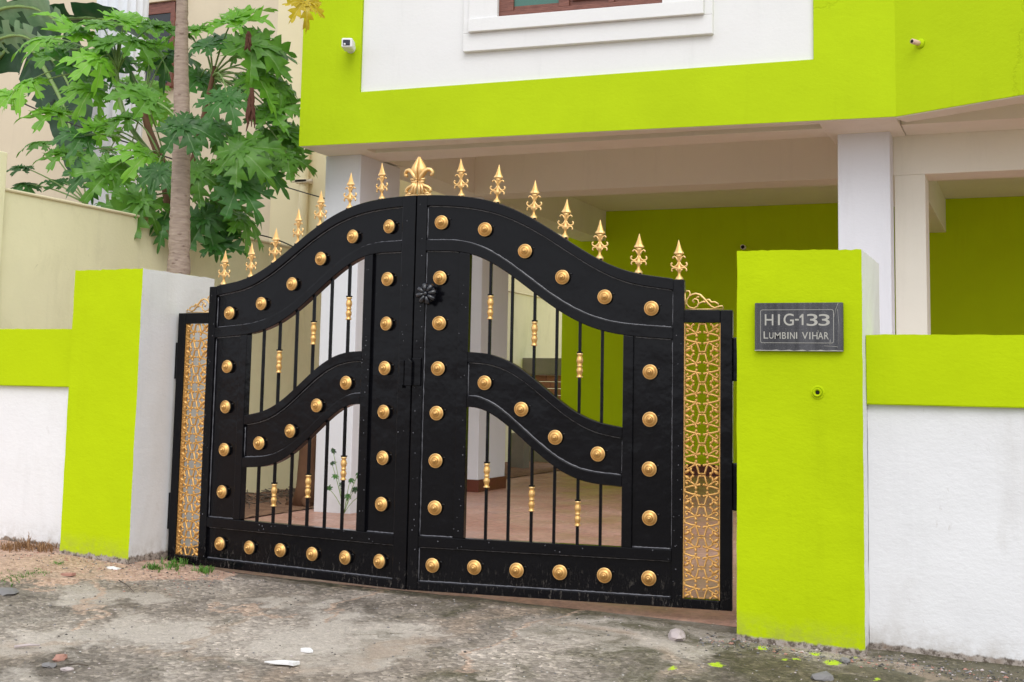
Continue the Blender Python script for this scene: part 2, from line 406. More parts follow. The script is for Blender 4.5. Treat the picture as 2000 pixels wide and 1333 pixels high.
# ------------------------------------------------------------------ ground
GX = [-60, -6, -3.5, -2.4, -1.9, -1.5, -1.2, -.8, 0, .8, 1.3, 1.53, 2.05, 2.6, 4, 60]
GZ = [.2, .18, .162, .15, .132, .108, .082, .066, .056, .042, .030, .026, .010, -.006, -.03, -.1]
def ground_z(x, y):
    z = float(np.interp(x, GX, GZ))
    if y < 0: z += .06 * max(y, -9)
    else:
        k = min(1, y / 1.2); z = z * (1 - k) + .05 * k
    return z
def axis_grid(lo, hi, flo, fhi, step):
    a = list(np.arange(flo, fhi + 1e-6, step)); b = []; d = step; x = fhi
    while x < hi: d *= 1.35; x = min(hi, x + d); b.append(x)
    c = []; d = step; x = flo
    while x > lo: d *= 1.35; x = max(lo, x - d); c.append(x)
    return c[::-1] + a + b
def grid_mesh(name, xs, ys, fz, mat, amp=0.0, parent=None):
    vs = []; nx = len(xs)
    for y in ys:
        for x in xs:
            z = fz(x, y)
            if amp and -4 < x < 5 and -4 < y < 2:
                z += amp * (mnoise.fractal(Vector((x * 3.2, y * 3.2, 1.7)), 1.0, 2.1, 5)) * (1 if y < -.3 else .55)
            vs.append((x, y, z))
    fs = [(j * nx + i, j * nx + i + 1, (j + 1) * nx + i + 1, (j + 1) * nx + i) for j in range(len(ys) - 1) for i in range(nx - 1)]
    mb = MB(); mb.add(vs, fs, 0, True); return mb.build(name, mat, parent, recalc=False)
g = grid_mesh('street_ground', axis_grid(-400, 400, -3.2, 3.2, .022), axis_grid(-400, 400, -2.3, .14, .022), lambda x, y: ground_z(x, y) - (.02 if y > .12 else 0), M['street'], .010)
tag(g, kind='structure')
g = grid_mesh('driveway_floor', axis_grid(-2.45, 6, -2.4, 2.2, .1), axis_grid(.16, 12, .16, 2, .08), lambda x, y: ground_z(x, y) + .004 - .012 * (y < .2), M['floor'])
tag(g, kind='structure')
g = grid_mesh('passage_soil', list(np.arange(-3.4, -2.42, .04)), list(np.arange(.3, 14, .04)),
              lambda x, y: ground_z(x, y) + .012 + .03 * max(0, (-2.75 - x)) / .5 + .012 * mnoise.noise(Vector((x * 9, y * 9, 0))), M['soil'])
tag(g, kind='structure')
g = grid_mesh('neighbour_yard', [-20, -10, -6, -3.45], [.4, 4, 8, 14], lambda x, y: .22, M['soil']); tag(g, kind='structure')

# ------------------------------------------------------------------ compound walls and gate pillars
def rough_box(x0, x1, y0, y1, z0f, z1, nx=24, ny=14, nz=40, top=.006, side=.0025, seed=0, front=0, inner=1, tilt=(0, 0)):
    """box with slightly uneven edges; material 0 on the street face, 1 elsewhere"""
    mb = MB()
    def P(x, y, z):
        n = mnoise.noise_vector(Vector((x * 14 + seed, y * 14, z * 10)))
        zz = z
        if z >= z1 - 1e-6: zz = z + top * mnoise.fractal(Vector((x * 30 + seed, y * 30, 3)), .7, 2.2, 6) * 1.0 + tilt[0] * (x - x0) + tilt[1] * (y - y0)
        return (x + n.x * side, y + n.y * side, zz)
    def face(fn, na, nb, mi):
        vs = [fn(i / na, j / nb) for j in range(nb + 1) for i in range(na + 1)]
        mb.add(vs, [(j * (na + 1) + i, j * (na + 1) + i + 1, (j + 1) * (na + 1) + i + 1, (j + 1) * (na + 1) + i) for j in range(nb) for i in range(na)], mi, True)
    lx = lambda t: x0 + (x1 - x0) * t; ly = lambda t: y0 + (y1 - y0) * t
    def lz(t): return z0f + (z1 - z0f) * t
    face(lambda a, b: P(lx(a), y0, lz(b)), nx, nz, 0)
    face(lambda a, b: P(x1, ly(a), lz(b)), ny, nz, 1)
    face(lambda a, b: P(x0, ly(1 - a), lz(b)), ny, nz, 1)
    face(lambda a, b: P(lx(1 - a), y1, lz(b)), nx, nz, 1)
    face(lambda a, b: P(lx(a), ly(b), z1), nx, ny, front)
    me = mb.mesh('pillar', recalc=False)
    bm = bmesh.new(); bm.from_mesh(me); bmesh.ops.remove_doubles(bm, verts=bm.verts, dist=.0008); bm.to_mesh(me); bm.free()
    for p in me.polygons: p.use_smooth = True
    me.set_sharp_from_angle(angle=math.radians(45))
    return me
pl = mk('gate_pillar', rough_box(-1.905, -1.474, -.1, .5, -.15, 1.556, seed=1, tilt=(.01, .0)), [M['lime_pillar_left'], M['white_left']])
tag(pl, 'lime gate pillar with a broad white inner side, left of the gate', 'gate pillar', 'square gate pillars')
pr = mk('gate_pillar', rough_box(1.535, 2.032, -.1, .5, -.25, 1.579, seed=5, tilt=(-.012, 0)), [M['lime_pillar'], M['white_wall']])
tag(pr, 'lime gate pillar carrying the black granite name plate, right of the gate', 'gate pillar', 'square gate pillars')
# short pipe end cast into the right pillar
q = on(1597, 767, 1, -.1)
mb = MB(); n = 14
mb.lathe([(.0175, -.02), (.0175, .010), (.0165, .012), (.013, .012), (.008, .004), (.008, -.018)], 16, (q.x, -.1, q.z), 'y')
o = mb.build('pipe_end', M['lime'], pr)
o2 = MB().lathe([(.0080, 0), (.0080, .004)], 14, (q.x, -.101, q.z - .001), 'y').build('bore_shade_disc', M['bore_shade'], o)
mb = MB(); mb.lathe([(.030, -.004), (.027, .002), (.019, .003), (.018, -.004)], 22, (q.x, -.1, q.z), 'y').build('plaster_collar', M['lime'], pr)

def compound_wall(x0, x1, zb0, zb1, label, ends):
    t = thing('compound_wall', label, 'wall', ((x0 + x1) / 2, .1, 0), 0, 'lime banded compound walls')
    def loc(me): 
        me.transform(Matrix.Translation((-(x0 + x1) / 2, -.1, 0))); return me
    m1 = rough_box(x0, x1, .028, .22, -.4, zb0 + .01, nx=120, nz=30, seed=9 + x0, side=.002); wm = M['white_left' if x1 < 0 else 'white_wall']; mk('wall_panel', loc(m1), [wm, wm], t)
    m2 = rough_box(x0, x1, 0, .235, zb0, zb1, nx=120, nz=6, seed=3 + x0, top=.004, side=.0025); 
    # bottom face of the band
    mk('lime_band', loc(m2), [M['lime'], M['lime']], t)
    MB().box(x0 - (x0 + x1) / 2, x1 - (x0 + x1) / 2, -.1 + .003, -.1 + .232, zb0 - .004, zb0 + .004).build('band_soffit', M['lime'], t)
compound_wall(-6.5, -1.905, .962, 1.26, 'low white compound wall with a lime band, left of the gate', 0)
compound_wall(2.034, 6.5, .966, 1.240, 'low white compound wall with a lime band, beside the name plate pillar', 1)

# name plate
px0, px1, pz0, pz1 = 1.612, 1.961, 1.168, 1.362
t = thing('name_plate', 'black granite name plate reading HIG-133 LUMBINI VIHAR on the lime pillar', 'name plate', ((px0 + px1) / 2, -.103, pz0))
cx = (px0 + px1) / 2
W = px1 - px0; H = pz1 - pz0
MB().box(-W / 2, W / 2, -.018, .001, 0, H).build('slab', M['granite'], t, .003)
mb = MB(); random.seed(3)
edge = [(-W / 2, .001)]
for i in range(21):
    x = -W / 2 + W * i / 20; edge.append((x, .004 + .005 * mnoise.noise(Vector((x * 40, 0, 0)))))
edge.append((W / 2, .001)); mb.prism(edge, -.0188, -.0178); mb.build('cement_smear', M['letter'], t)
def rr_frame(x0, x1, z0, z1, w, y, rad=.008):
    pts = []
    for (cx_, cz_, a0) in ((x1 - rad, z1 - rad, 0), (x0 + rad, z1 - rad, 90), (x0 + rad, z0 + rad, 180), (x1 - rad, z0 + rad, 270)):
        for k in range(5): a = math.radians(a0 + k * 22.5); pts.append((cx_ + rad * cos(a), y, cz_ + rad * sin(a)))
    pts.append(pts[0]); return pts
def plx(x): return -W / 2 + (x - 140) / (1145 - 140) * W
def plz(y): return H - (y - 125) / (680 - 125) * H
mb = MB(); mb.tube(rr_frame(plx(208), plx(1040), plz(586), plz(207), 0, -.0182), .0011, 5); mb.build('border_line', M['letter'], t)
mb = MB()
mb.tube([(plx(1092), -.0183, plz(130)), (plx(1070), -.0183, plz(190)), (plx(1048), -.0183, plz(290))], .0007, 4)
mb.tube([(plx(1085), -.0183, plz(200)), (plx(1100), -.0183, plz(380)), (plx(1095), -.0183, plz(600))], .0005, 4)
mb.tube([(plx(930), -.0183, plz(618)), (plx(1080), -.0183, plz(626)), (plx(1082), -.0183, plz(640))], .0007, 4)
mb.tube([(plx(1002), -.0183, plz(545)), (plx(998), -.0183, plz(610))], .0007, 4)
mb.tube([(plx(862), -.0183, plz(440)), (plx(874), -.0183, plz(470))], .0008, 4)
mb.build('scratch', M['letter'], t)
def text_obj(s, x0, x1, z0, z1, name='lettering', bold=.02):
    cu = bpy.data.curves.new('txt', 'FONT'); cu.body = s; cu.size = 1; cu.offset = bold; cu.extrude = .01
    o = bpy.data.objects.new('txt', cu); link(o); dg = bpy.context.evaluated_depsgraph_get(); dg.update()
    me = bpy.data.meshes.new_from_object(o.evaluated_get(dg)); bpy.data.objects.remove(o); bpy.data.curves.remove(cu)
    co = np.zeros(len(me.vertices) * 3); me.vertices.foreach_get('co', co); co = co.reshape(-1, 3)
    mn, mx = co.min(0), co.max(0)
    x = x0 + (co[:, 0] - mn[0]) / (mx[0] - mn[0]) * (x1 - x0); z = z0 + (co[:, 1] - mn[1]) / (mx[1] - mn[1]) * (z1 - z0)
    y = -.0186 + (mx[2] - co[:, 2]) / (mx[2] - mn[2]) * .001
    me.vertices.foreach_set('co', np.stack([x, y, z], 1).ravel()); me.update(); me.name = name
    mk(name, me, M['letter'], t)
L = 'lettering'
for s, a, b, c_, d in (('H', 258, 357, 257, 385), ('I', 410, 432, 257, 383), ('G', 475, 592, 250, 388), ('-', 605, 648, 312, 330), ('3', 738, 862, 255, 392), ('3', 872, 998, 258, 390)):
    text_obj(s, plx(a), plx(b), plz(d), plz(c_), L, .004)
MB().prism([(plx(682), plz(382)), (plx(702), plz(382)), (plx(702), plz(255)), (plx(688), plz(255)), (plx(658), plz(285)), (plx(658), plz(305)), (plx(682), plz(290))], -.0186, -.0176).build(L, M['letter'], t)
for s, a, b, c_, d in (('L', 244, 297, 455, 538), ('U', 309, 358, 466, 538), ('M', 372, 440, 466, 540), ('B', 457, 503, 464, 540), ('I', 517, 531, 463, 540), ('N', 548, 602, 463, 541), ('I', 616, 630, 463, 538),
                       ('V', 684, 752, 462, 543), ('I', 766, 780, 464, 543), ('H', 800, 860, 462, 543), ('A', 865, 925, 463, 543), ('R', 935, 985, 463, 543)):
    text_obj(s, plx(a), plx(b), plz(d), plz(c_), L, .004)

# ------------------------------------------------------------------ gate
def sm(pts, deg=6):
    xs = np.array([p[0] for p in pts]); zs = np.array([p[1] for p in pts])
    k = np.polyfit(xs, zs, deg); return lambda u: float(np.polyval(k, min(max(u, xs[0] - .02), xs[-1] + .02)))
T = sm([(.0, 1.884), (.052, 1.884), (.14, 1.882), (.228, 1.875), (.382, 1.843), (.533, 1.786), (.634, 1.731), (.733, 1.662), (.831, 1.600), (.927, 1.556), (1.07, 1.512), (1.21, 1.484), (1.25, 1.481)], 6)
L1 = lambda u: T(u) - .050
L2 = sm([(.03, 1.678), (.058, 1.677), (.192, 1.672), (.315, 1.643), (.438, 1.584), (.539, 1.512), (.639, 1.437), (.737, 1.374), (.834, 1.332), (.978, 1.296), (1.1, 1.282), (1.212, 1.276)], 6)
L3 = lambda u: L2(u) - .052
MT = sm([(.25, 1.160), (.27, 1.160), (.347, 1.154), (.427, 1.136), (.507, 1.100), (.587, 1.044), (.685, .966), (.792, .896), (.897, .856), (.994, .836), (1.02, .833)], 5)
ML1 = lambda u: MT(u) - .047
ML2 = sm([(.25, .956), (.266, .955), (.382, .936), (.472, .880), (.572, .795), (.670, .718), (.796, .658), (.9, .638), (.989, .628), (1.02, .627)], 5)
MLB = lambda u: ML2(u) - .050
ALPHA_R, ALPHA_L = .122655, .134968
YT0, YT1, YS = -.020, .020, -.004     # tube front / back, sheet face

# shared meshes ------------------------------------------------------
def stud_mesh():
    mb = MB(); mb.lathe([(.030, .014), (.0345, .014), (.0356, .018), (.0346, .022), (.0315, .0242), (.0302, .0232), (.0288, .0240), (.0268, .0270), (.0220, .0305), (.0180, .0325), (.0170, .0316), (.0152, .0325), (.0140, .0360), (.0110, .0385), (.0088, .0392), (.0080, .0420), (.0058, .0462), (.0022, .0485), (.0003, .049)], 28, (0, 0, 0), 'y')
    me = mb.mesh('stud', lambda v: (v[0] * .93, v[1] * .90, v[2] * .93)); me.set_sharp_from_angle(angle=math.radians(38)); return me
def spacer_mesh():
    mb = MB(); mb.lathe([(.030, 0), (.030, .012)], 14, (0, 0, 0), 'y')
    mb.tube([(.03, -.004, .016), (.041, -.004, .015)], .003, 5)
    return mb.mesh('spacer')
def collar_mesh():
    mb = MB(); mb.lathe([(.009, 0), (.0145, .002), (.0145, .006), (.010, .010), (.0105, .016), (.014, .028), (.0150, .034), (.012, .042), (.0095, .047), (.0125, .050), (.0125, .056), (.0095, .059), (.0135, .068), (.0155, .078), (.013, .090), (.009, .098), (.0135, .103), (.0135, .108), (.009, .110)], 14)
    return mb.mesh('bar_collar')
def arc(cx, cz, r, a0, a1, n=6, k=1.0):
    return [(cx + r * (1 + (k - 1) * i / n) * cos(math.radians(a0 + (a1 - a0) * i / n)), 0, cz + r * (1 + (k - 1) * i / n) * sin(math.radians(a0 + (a1 - a0) * i / n))) for i in range(n + 1)]
def spear_mesh():
    mb = MB()
    mb.lathe([(.016, -.012), (.018, .001), (.015, .006), (.010, .012), (.006, .018), (.0058, .03), (.010, .038), (.0125, .046), (.009, .054), (.006, .066), (.007, .085), (.011, .101), (.013, .106)], 8, sx=1, sy=.75)
    mb.lathe([(.013, .106), (.0225, .112), (.0225, .1145), (.0155, .125), (.0085, .145), (.0035, .163), (.0012, .172)], 4 * 2, sx=1, sy=.6, smooth=False)
    for s in (-1, 1):
        def mir(P): return [(s * x, y, z) for x, y, z in P]
        mb.tube(mir([(.004, 0, .078), (.008, 0, .088), (.014, 0, .097), (.021, 0, .100), (.026, 0, .097), (.027, 0, .091)]), [.004, .004, .0038, .0036, .0032, .0042], 6)
        mb.tube(mir([(.002, 0, .078), (.006, 0, .066), (.013, 0, .057), (.022, 0, .053), (.030, 0, .055), (.035, 0, .062), (.034, 0, .069), (.029, 0, .071)]), [.0035, .004, .0045, .0045, .0042, .004, .0038, .0045], 6)
        mb.tube(mir([(.001, 0, .045), (.012, 0, .048), (.024, 0, .049), (.031, 0, .045), (.033, 0, .038), (.030, 0, .033)]), [.004, .0042, .0042, .0038, .0034, .004], 6)
        mb.tube(mir([(.003, 0, .028), (.007, 0, .037), (.015, 0, .044)]), [.003, .0035, .003], 6)
    return mb.mesh('spear_finial')
def fleur_mesh(s):
    mb = MB(); mx = lambda P: [(s * x, y, z) for x, y, z in P]
    # half of the central petal: a pointed, ribbed shell cut by the seam
    prof = [(.011, .066), (.018, .078), (.032, .098), (.040, .115), (.037, .128), (.028, .145), (.014, .166), (.003, .182)]
    n = 8; vs = []
    for r, h in prof:
        for k in range(n + 1):
            a = -pi / 2 + pi * k / n
            rr = r * (1 + (.06 if k % 2 else -.03)); vs.append((s * max(0, rr * cos(a)), rr * sin(a) * .55, h))
    N = len(prof)
    fs = [(i * (n + 1) + k, i * (n + 1) + k + 1, (i + 1) * (n + 1) + k + 1, (i + 1) * (n + 1) + k) for i in range(N - 1) for k in range(n)]
    fs += [tuple(i * (n + 1) for i in range(N)) + tuple(i * (n + 1) + n for i in range(N - 1, -1, -1))]
    mb.add(vs, fs, 0, True)
    mb.tube(mx([(.006, -.012, .070), (.016, -.014, .092), (.030, -.012, .110), (.046, -.010, .120), (.060, -.008, .118), (.069, -.006, .107), (.067, -.005, .097), (.058, -.005, .094)]), [.007, .009, .010, .010, .0095, .009, .009, .008], 8)
    mb.tube(mx([(.000, -.010, .074), (.034, -.010, .075)]), .006, 8); mb.tube(mx([(.000, -.010, .064), (.030, -.010, .062)]), .0055, 8)
    for P, r in (([(.003, -.009, .058), (.006, -.011, .036), (.010, -.011, .004)], [.006, .007, .008]),
                 ([(.010, -.009, .058), (.020, -.011, .038), (.026, -.010, .006)], [.006, .007, .008]),
                 ([(.016, -.008, .058), (.030, -.010, .044), (.046, -.008, .038), (.058, -.006, .030), (.062, -.006, .020), (.055, -.006, .014)], [.006, .0075, .008, .008, .0075, .007]),
                 ([(.030, -.006, .004), (.045, -.006, .010), (.062, -.004, .004)], [.006, .006, .005]),
                 ([(.014, .004, .06), (.03, .004, .03), (.05, .004, .002)], [.008, .009, .009])):
        mb.tube(mx(P), r, 8)
    mb.box(*sorted((0, s * .066)), -.01, .012, -.004, .004)
    return mb.mesh('fleur_finial')
TH, TW = .0650, .076
def tile_mesh():
    mb = MB()
    def q(P, r, n=5, ball=None):
        for sx in (-1, 1):
            for sz in (-1, 1):
                mb.tube([(sx * x * TW, -.002 if len(c) == 0 else c[0], sz * z * TH) for x, z, *c in P], r, n, flat=1.3)
                if ball: mb.ball((sx * P[-1][0] * TW, -.004, sz * P[-1][1] * TH), ball, 6)
    r = .0046
    q([(.99, .13), (.85, .16), (.68, .22), (.52, .27), (.40, .27), (.32, .22), (.32, .13)], r, ball=.0066)
    q([(.45, .30), (.32, .33), (.22, .33), (.12, .37)], r, ball=.0060)
    q([(.36, .30), (.29, .42), (.23, .62), (.17, .93), (.0, .93)], r)
    q([(.34, .30), (.50, .43), (.66, .56), (.80, .62), (.90, .58), (.91, .47), (.83, .42)], [r, .0042, .0042, .0034, r, r, r], ball=.0064)
    q([(.60, .55), (.62, .70), (.60, .82), (.50, .90)], r, ball=.0066)
    q([(.62, .70), (.74, .74), (.86, .84), (.98, .95)], [.002, .0070, .0080, .002], 6)
    for s in (-1, 1):
        mb.box(*sorted((s * .90 * TW, s * 1.0 * TW)), -.005, .002, -.15 * TH, .15 * TH)
    return mb.mesh('scroll_tile')
ME = dict(stud=stud_mesh(), spacer=spacer_mesh(), collar=collar_mesh(), spear=spear_mesh(), tile=tile_mesh())
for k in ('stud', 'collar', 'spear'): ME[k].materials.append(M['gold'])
ME['tile'].materials.append(M['gold_cast'])
ME['spacer'].materials.append(M['black_matt'])

def gate_leaf(s, label):
    al = ALPHA_R if s > 0 else ALPHA_L
    u0, z0 = .74, .084
    rz = al if s > 0 else -al
    base = (s * u0 * cos(al), u0 * sin(al), z0)
    g = thing('gate_leaf', label, 'gate leaf', base, rz, 'double gate leaves')
    X = lambda v: (s * (v[0] - u0), v[1], v[2] - z0)
    SEAM = .0125 if s > 0 else -.0110
    blk = M['black']
    def part(mb, name, mat=blk, bevel=.003): return mb.build(name, mat, g, bevel, X)
    part(MB().band(T, lambda u: .084, SEAM, .062, 2, YT0, YT1), 'stile')
    part(MB().box(1.210, 1.258, YT0, YT1, .084, 1.485), 'stile')
    part(MB().band(L3, lambda u: .325, .226, .276, 3, YT0, YT1), 'stile')
    part(MB().band(L3, lambda u: .325, .991, 1.036, 3, YT0, YT1), 'stile')
    part(MB().box(1.415, 1.467, YT0, YT1, .084, 1.352), 'stile')
    part(MB().band(T, L1, .0622, 1.2098, 48, YT0, YT1), 'curved_rail')
    part(MB().band(L2, L3, .0622, 1.2098, 48, YT0, YT1), 'curved_rail')
    part(MB().band(MT, ML1, .2762, .9908, 40, YT0, YT1), 'curved_rail')
    part(MB().band(ML2, MLB, .2762, .9908, 40, YT0, YT1), 'curved_rail')
    part(MB().box(.0622, 1.2098, YT0, YT1, .277, .3248), 'rail')
    part(MB().box(.0622, 1.2098, YT0, YT1, .084, .124), 'rail')
    part(MB().box(1.2582, 1.4148, YT0, YT1, .084, .124), 'rail')
    part(MB().box(1.2582, 1.4148, YT0, YT1, 1.297, 1.352), 'rail')
    n = 40
    part(MB().band(lambda u: L1(u) + .003, lambda u: L2(u) - .003, .060, 1.212, n, YS, YS + .004), 'sheet_panel', bevel=0)
    part(MB().band(lambda u: ML1(u) + .003, lambda u: ML2(u) - .003, .274, .993, n, YS, YS + .004), 'sheet_panel', bevel=0)
    part(MB().band(lambda u: L3(u) + .003, lambda u: .322, .060, .229, 8, YS, YS + .004), 'sheet_panel', bevel=0)
    part(MB().band(lambda u: L3(u) + .003, lambda u: .322, 1.034, 1.212, 8, YS, YS + .004), 'sheet_panel', bevel=0)
    part(MB().box(.060, 1.212, YS, YS + .004, .121, .280), 'sheet_panel', bevel=0)
    # weld beads along the frame joints, all one part
    wb = MB(); R_ = random.Random(11 + s)
    def bead(fz, ua, ub, y=YS - .001, step=.012):
        u = ua
        pts = []
        while u < ub: pts.append((u, y, fz(u) + R_.uniform(-.0006, .0006))); u += step
        wb.tube(pts, [.0032 + R_.uniform(-.001, .0014) for _ in pts], 5)
    def vbead(u, za, zb):
        k = int((zb - za) / .02); pts = [(u + R_.uniform(-.0006, .0006), YS - .001, za + (zb - za) * i / k) for i in range(k + 1)]
        wb.tube(pts, [.0026 + R_.uniform(-.001, .0014) for _ in pts], 5)
    bead(lambda u: L1(u) - .001, .064, 1.208); bead(lambda u: L2(u) + .001, .064, 1.208)
    bead(lambda u: ML1(u) - .001, .278, .989); bead(lambda u: ML2(u) + .001, .278, .989)
    bead(lambda u: L3(u) - .001, .064, .224); bead(lambda u: L3(u) - .001, 1.038, 1.208)
    bead(lambda u: .276, .064, 1.208); bead(lambda u: .126, .064, 1.208); bead(lambda u: .327, .064, .224); bead(lambda u: .327, 1.038, 1.208)
    vbead(.064, .13, .275); vbead(.064, .33, 1.62); vbead(1.208, .33, 1.22); vbead(.064, 1.68, 1.83); vbead(1.208, 1.28, 1.43); vbead(.278, .96, 1.11); vbead(.989, .64, .78)
    for _ in range(70):   # weld spatter knots on the tube faces
        c = R_.choice([(R_.uniform(.02, .055), R_.uniform(.1, 1.85)), (R_.uniform(1.215, 1.255), R_.uniform(.1, 1.47)), (R_.uniform(.23, .272), R_.uniform(.34, 1.55)), (R_.uniform(.1, 1.2), R_.uniform(.28, .32))])
        wb.ball((c[0], YT0, c[1]), R_.uniform(.0015, .0035), 5)
    part(wb, 'weld_bead', M['bead'], 0)
    # studs
    pos = [(.1355 + .1956 * k, .200) for k in range(6)]
    pos += [(.1355, z) for z in (1.495, 1.288, 1.080, .877, .665, .456)] + [(1.113, z) for z in (1.080, .877, .665, .456)]
    dz = .006 if s > 0 else -.006
    pos += [(u, z + dz) for u, z in ((.134, 1.750), (.347, 1.712), (.539, 1.611), (.713, 1.493), (.905, 1.401), (1.115, 1.354))]
    pos += [(u, z + dz) for u, z in ((.362, 1.014), (.533, .902), (.691, .779), (.886, .712))]
    for u, z in pos:
        ry = R_.uniform(-3, 3)
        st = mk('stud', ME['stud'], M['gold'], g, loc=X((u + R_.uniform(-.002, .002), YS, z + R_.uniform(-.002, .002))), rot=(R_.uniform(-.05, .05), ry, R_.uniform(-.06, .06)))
        sp = mk('spacer', ME['spacer'], M['black_matt'], st, rot=(0, -ry, 0))
    # bars
    b_u = (.373, .477, .583, .687, .793, .895)
    up = {.373: 1.362, .583: 1.244, .793: 1.105}; lo = {.373: .606, .583: .511, .793: .457}
    for u in b_u:
        for (zt, zb, cd) in ((L3(u) + .01, MT(u) - .01, up), (MLB(u) + .01, .318, lo)):
            b = MB().box(u - .0065, u + .0065, -.0065, .0065, zb, zt).build('bar', blk, g, .0015, X)
            if u in cd:
                c = mk('bar_collar', ME['collar'], M['gold'], g, loc=X((u, 0, cd[u] - .055)))
                MB().box(u - .011, u + .011, -.011, .011, cd[u] + .054, cd[u] + .061).build('collar_ring', blk, g, .001, X)
    # finials
    su = (.221, .393, .569, .716, .877, 1.053, 1.234) if s > 0 else (.198, .389, .567, .702, .847, 1.000, 1.182)
    for u in su:
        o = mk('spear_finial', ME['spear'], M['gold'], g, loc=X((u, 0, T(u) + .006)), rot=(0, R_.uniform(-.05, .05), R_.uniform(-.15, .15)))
        MB().box(u - .014, u + .014, -.012, .012, T(u) - .003, T(u) + .0035).build('finial_seat', blk, g, .001, X)
    fm = fleur_mesh(s); mk('fleur_finial', fm, M['gold'], g, loc=X((SEAM, -.004, 1.886)))
    # cast scroll tiles
    nt = 9; zt, zb = 1.297, .124; h = (zt - zb) / nt
    for i in range(nt):
        mk('scroll_tile', ME['tile'], M['gold'], g, loc=X((1.3365, -.008, zb + h * (i + .5))))
    mb = MB(); mb.box(1.2585, 1.2615, -.014, .012, .125, 1.296); mb.box(1.4115, 1.4145, -.014, .012, .125, 1.296); part(mb, 'scroll_border', M['gold_cast'], 0)
    # corner scroll
    K = 1 / 6.06 / 457
    def cs(P): return [(1.2585 + (x - 237) * K, -.004, 1.354 + (272 - y) * K) for x, y in P]
    mb = MB()
    mb.tube(cs([(243, 62), (262, 42), (292, 48), (302, 72), (292, 108), (262, 150), (258, 200), (290, 240), (345, 256), (388, 232), (406, 190), (395, 152), (358, 140), (330, 160), (352, 186)]), [.0035] * 14 + [.005], 6)
    mb.tube(cs([(284, 120), (320, 90), (370, 76), (425, 92), (475, 142), (520, 196), (560, 234), (600, 250), (650, 232), (688, 225), (700, 252)]), [.0035, .004, .0045, .005, .005, .005, .0045, .004, .004, .0035, .003], 6)
    mb.tube(cs([(398, 205), (430, 186), (466, 172), (486, 190)]), [.003, .0035, .0045, .005], 6)
    mb.tube(cs([(370, 134), (400, 112), (412, 128)]), .003, 6)
    mb.tube(cs([(500, 150), (530, 150), (560, 182), (600, 178), (640, 200), (640, 222)]), [.003, .005, .0042, .004, .004, .003], 6)
    mb.tube(cs([(242, 62), (240, 268)]), .0028, 6); mb.tube(cs([(240, 268), (705, 264)]), .0028, 6)
    part(mb, 'corner_scroll', M['gold'], 0)
    # hinges
    hz = ((1.047, 1.234), (.50, .70)) if s > 0 else ((1.012, 1.200), (.245, .430))
    for a, b in hz:
        hb = MB().box(1.467, 1.489, -.012, .022, a, b); h_ = part(hb, 'hinge', bevel=.004)
        zc = a + (b - a) * (.42 if s < 0 else .5)
        MB().lathe([(.012, 0), (.012, .05)], 10, (1.492, .012, zc - .025)).build('hinge_pin', blk, h_, .001, X)
    if s > 0:
        mb = MB()   # flower knob over the seam
        c = (.083, YT0, 1.421)
        mb.lathe([(.014, 0), (.014, .022), (.036, .024), (.043, .028)], 14, c, 'y')
        for k in range(8):
            a = 2 * pi * k / 8 + .2
            mb.tube([(c[0] + cos(a) * r_, c[1] - h_, c[2] + sin(a) * r_) for r_, h_ in ((.008, .046), (.024, .046), (.038, .040), (.047, .031))], [.0055, .0100, .0135, .0095], 7)
        mb.ball((c[0], c[1] - .050, c[2]), .010, 8)
        part(mb, 'knob', M['knob'], 0)
        mb = MB().box(.012, .056, YT0 - .012, YT0, 1.000, 1.128); part(mb, 'latch_plate', bevel=.004)
        mb = MB().prism([(-.014, 1.0), (.020, 1.0), (.020, 1.112), (.003, 1.126), (-.014, 1.112)], YT0 - .034, YT0 - .014); part(mb, 'latch', bevel=.003)
    else:
        mb = MB().box(.022, .050, YT0 - .010, YT0, .995, 1.12); part(mb, 'latch_plate', bevel=.004)
        mb = MB().box(.024, .048, YT0 - .016, YT0 - .010, .99, 1.005); part(mb, 'latch_stop', bevel=0)
    return g
gate_leaf(1, 'black gate leaf with gold studs hung on the name plate pillar, bearing the flower knob')
gate_leaf(-1, 'black gate leaf with gold studs hung on the left pillar beside the white face')

# cement lumps where the hinge pins enter the left pillar
# ------------------------------------------------------------------ house
house = thing('house', 'lime and white two storey house with an open ground floor porch', 'house', (0, 3.2, .05))
HO = Vector((0, 3.2, .05))
def hxf(v): return (v[0] - HO.x, v[1] - HO.y, v[2] - HO.z)
def hbox(name, mat, x0, x1, y0, y1, z0, z1, bevel=.004, parent=None):
    return MB().box(x0, x1, y0, y1, z0, z1).build(name, mat, parent or house, bevel, hxf)
FL = Vector((-2.315, 2.614, 0)); FR = Vector((1.883, 2.861, 0)); FT = (FR - FL).normalized(); FN = Vector((FT.y, -FT.x, 0))
BE = FR + Vector((.889, -.458, 0)).normalized() * 3.2; BT = (BE - FR).normalized(); BN = Vector((BT.y, -BT.x, 0))
def fxf(o0, t_, n_):  # local (s, depth behind face, z) -> house coordinates
    def f(v):
        p = o0 + t_ * v[0] - n_ * v[1]; return (p.x - HO.x, p.y - HO.y, v[2] - HO.z)
    return f
FX = fxf(FL, FT, FN); BX = fxf(FR, BT, BN)
ZF, ZT = 2.735, 5.6
def fpart(mb, name, mat, bevel=.004, parent=None, xf=FX): return mb.build(name, mat, parent or house, bevel, xf)
flen = (FR - FL).length
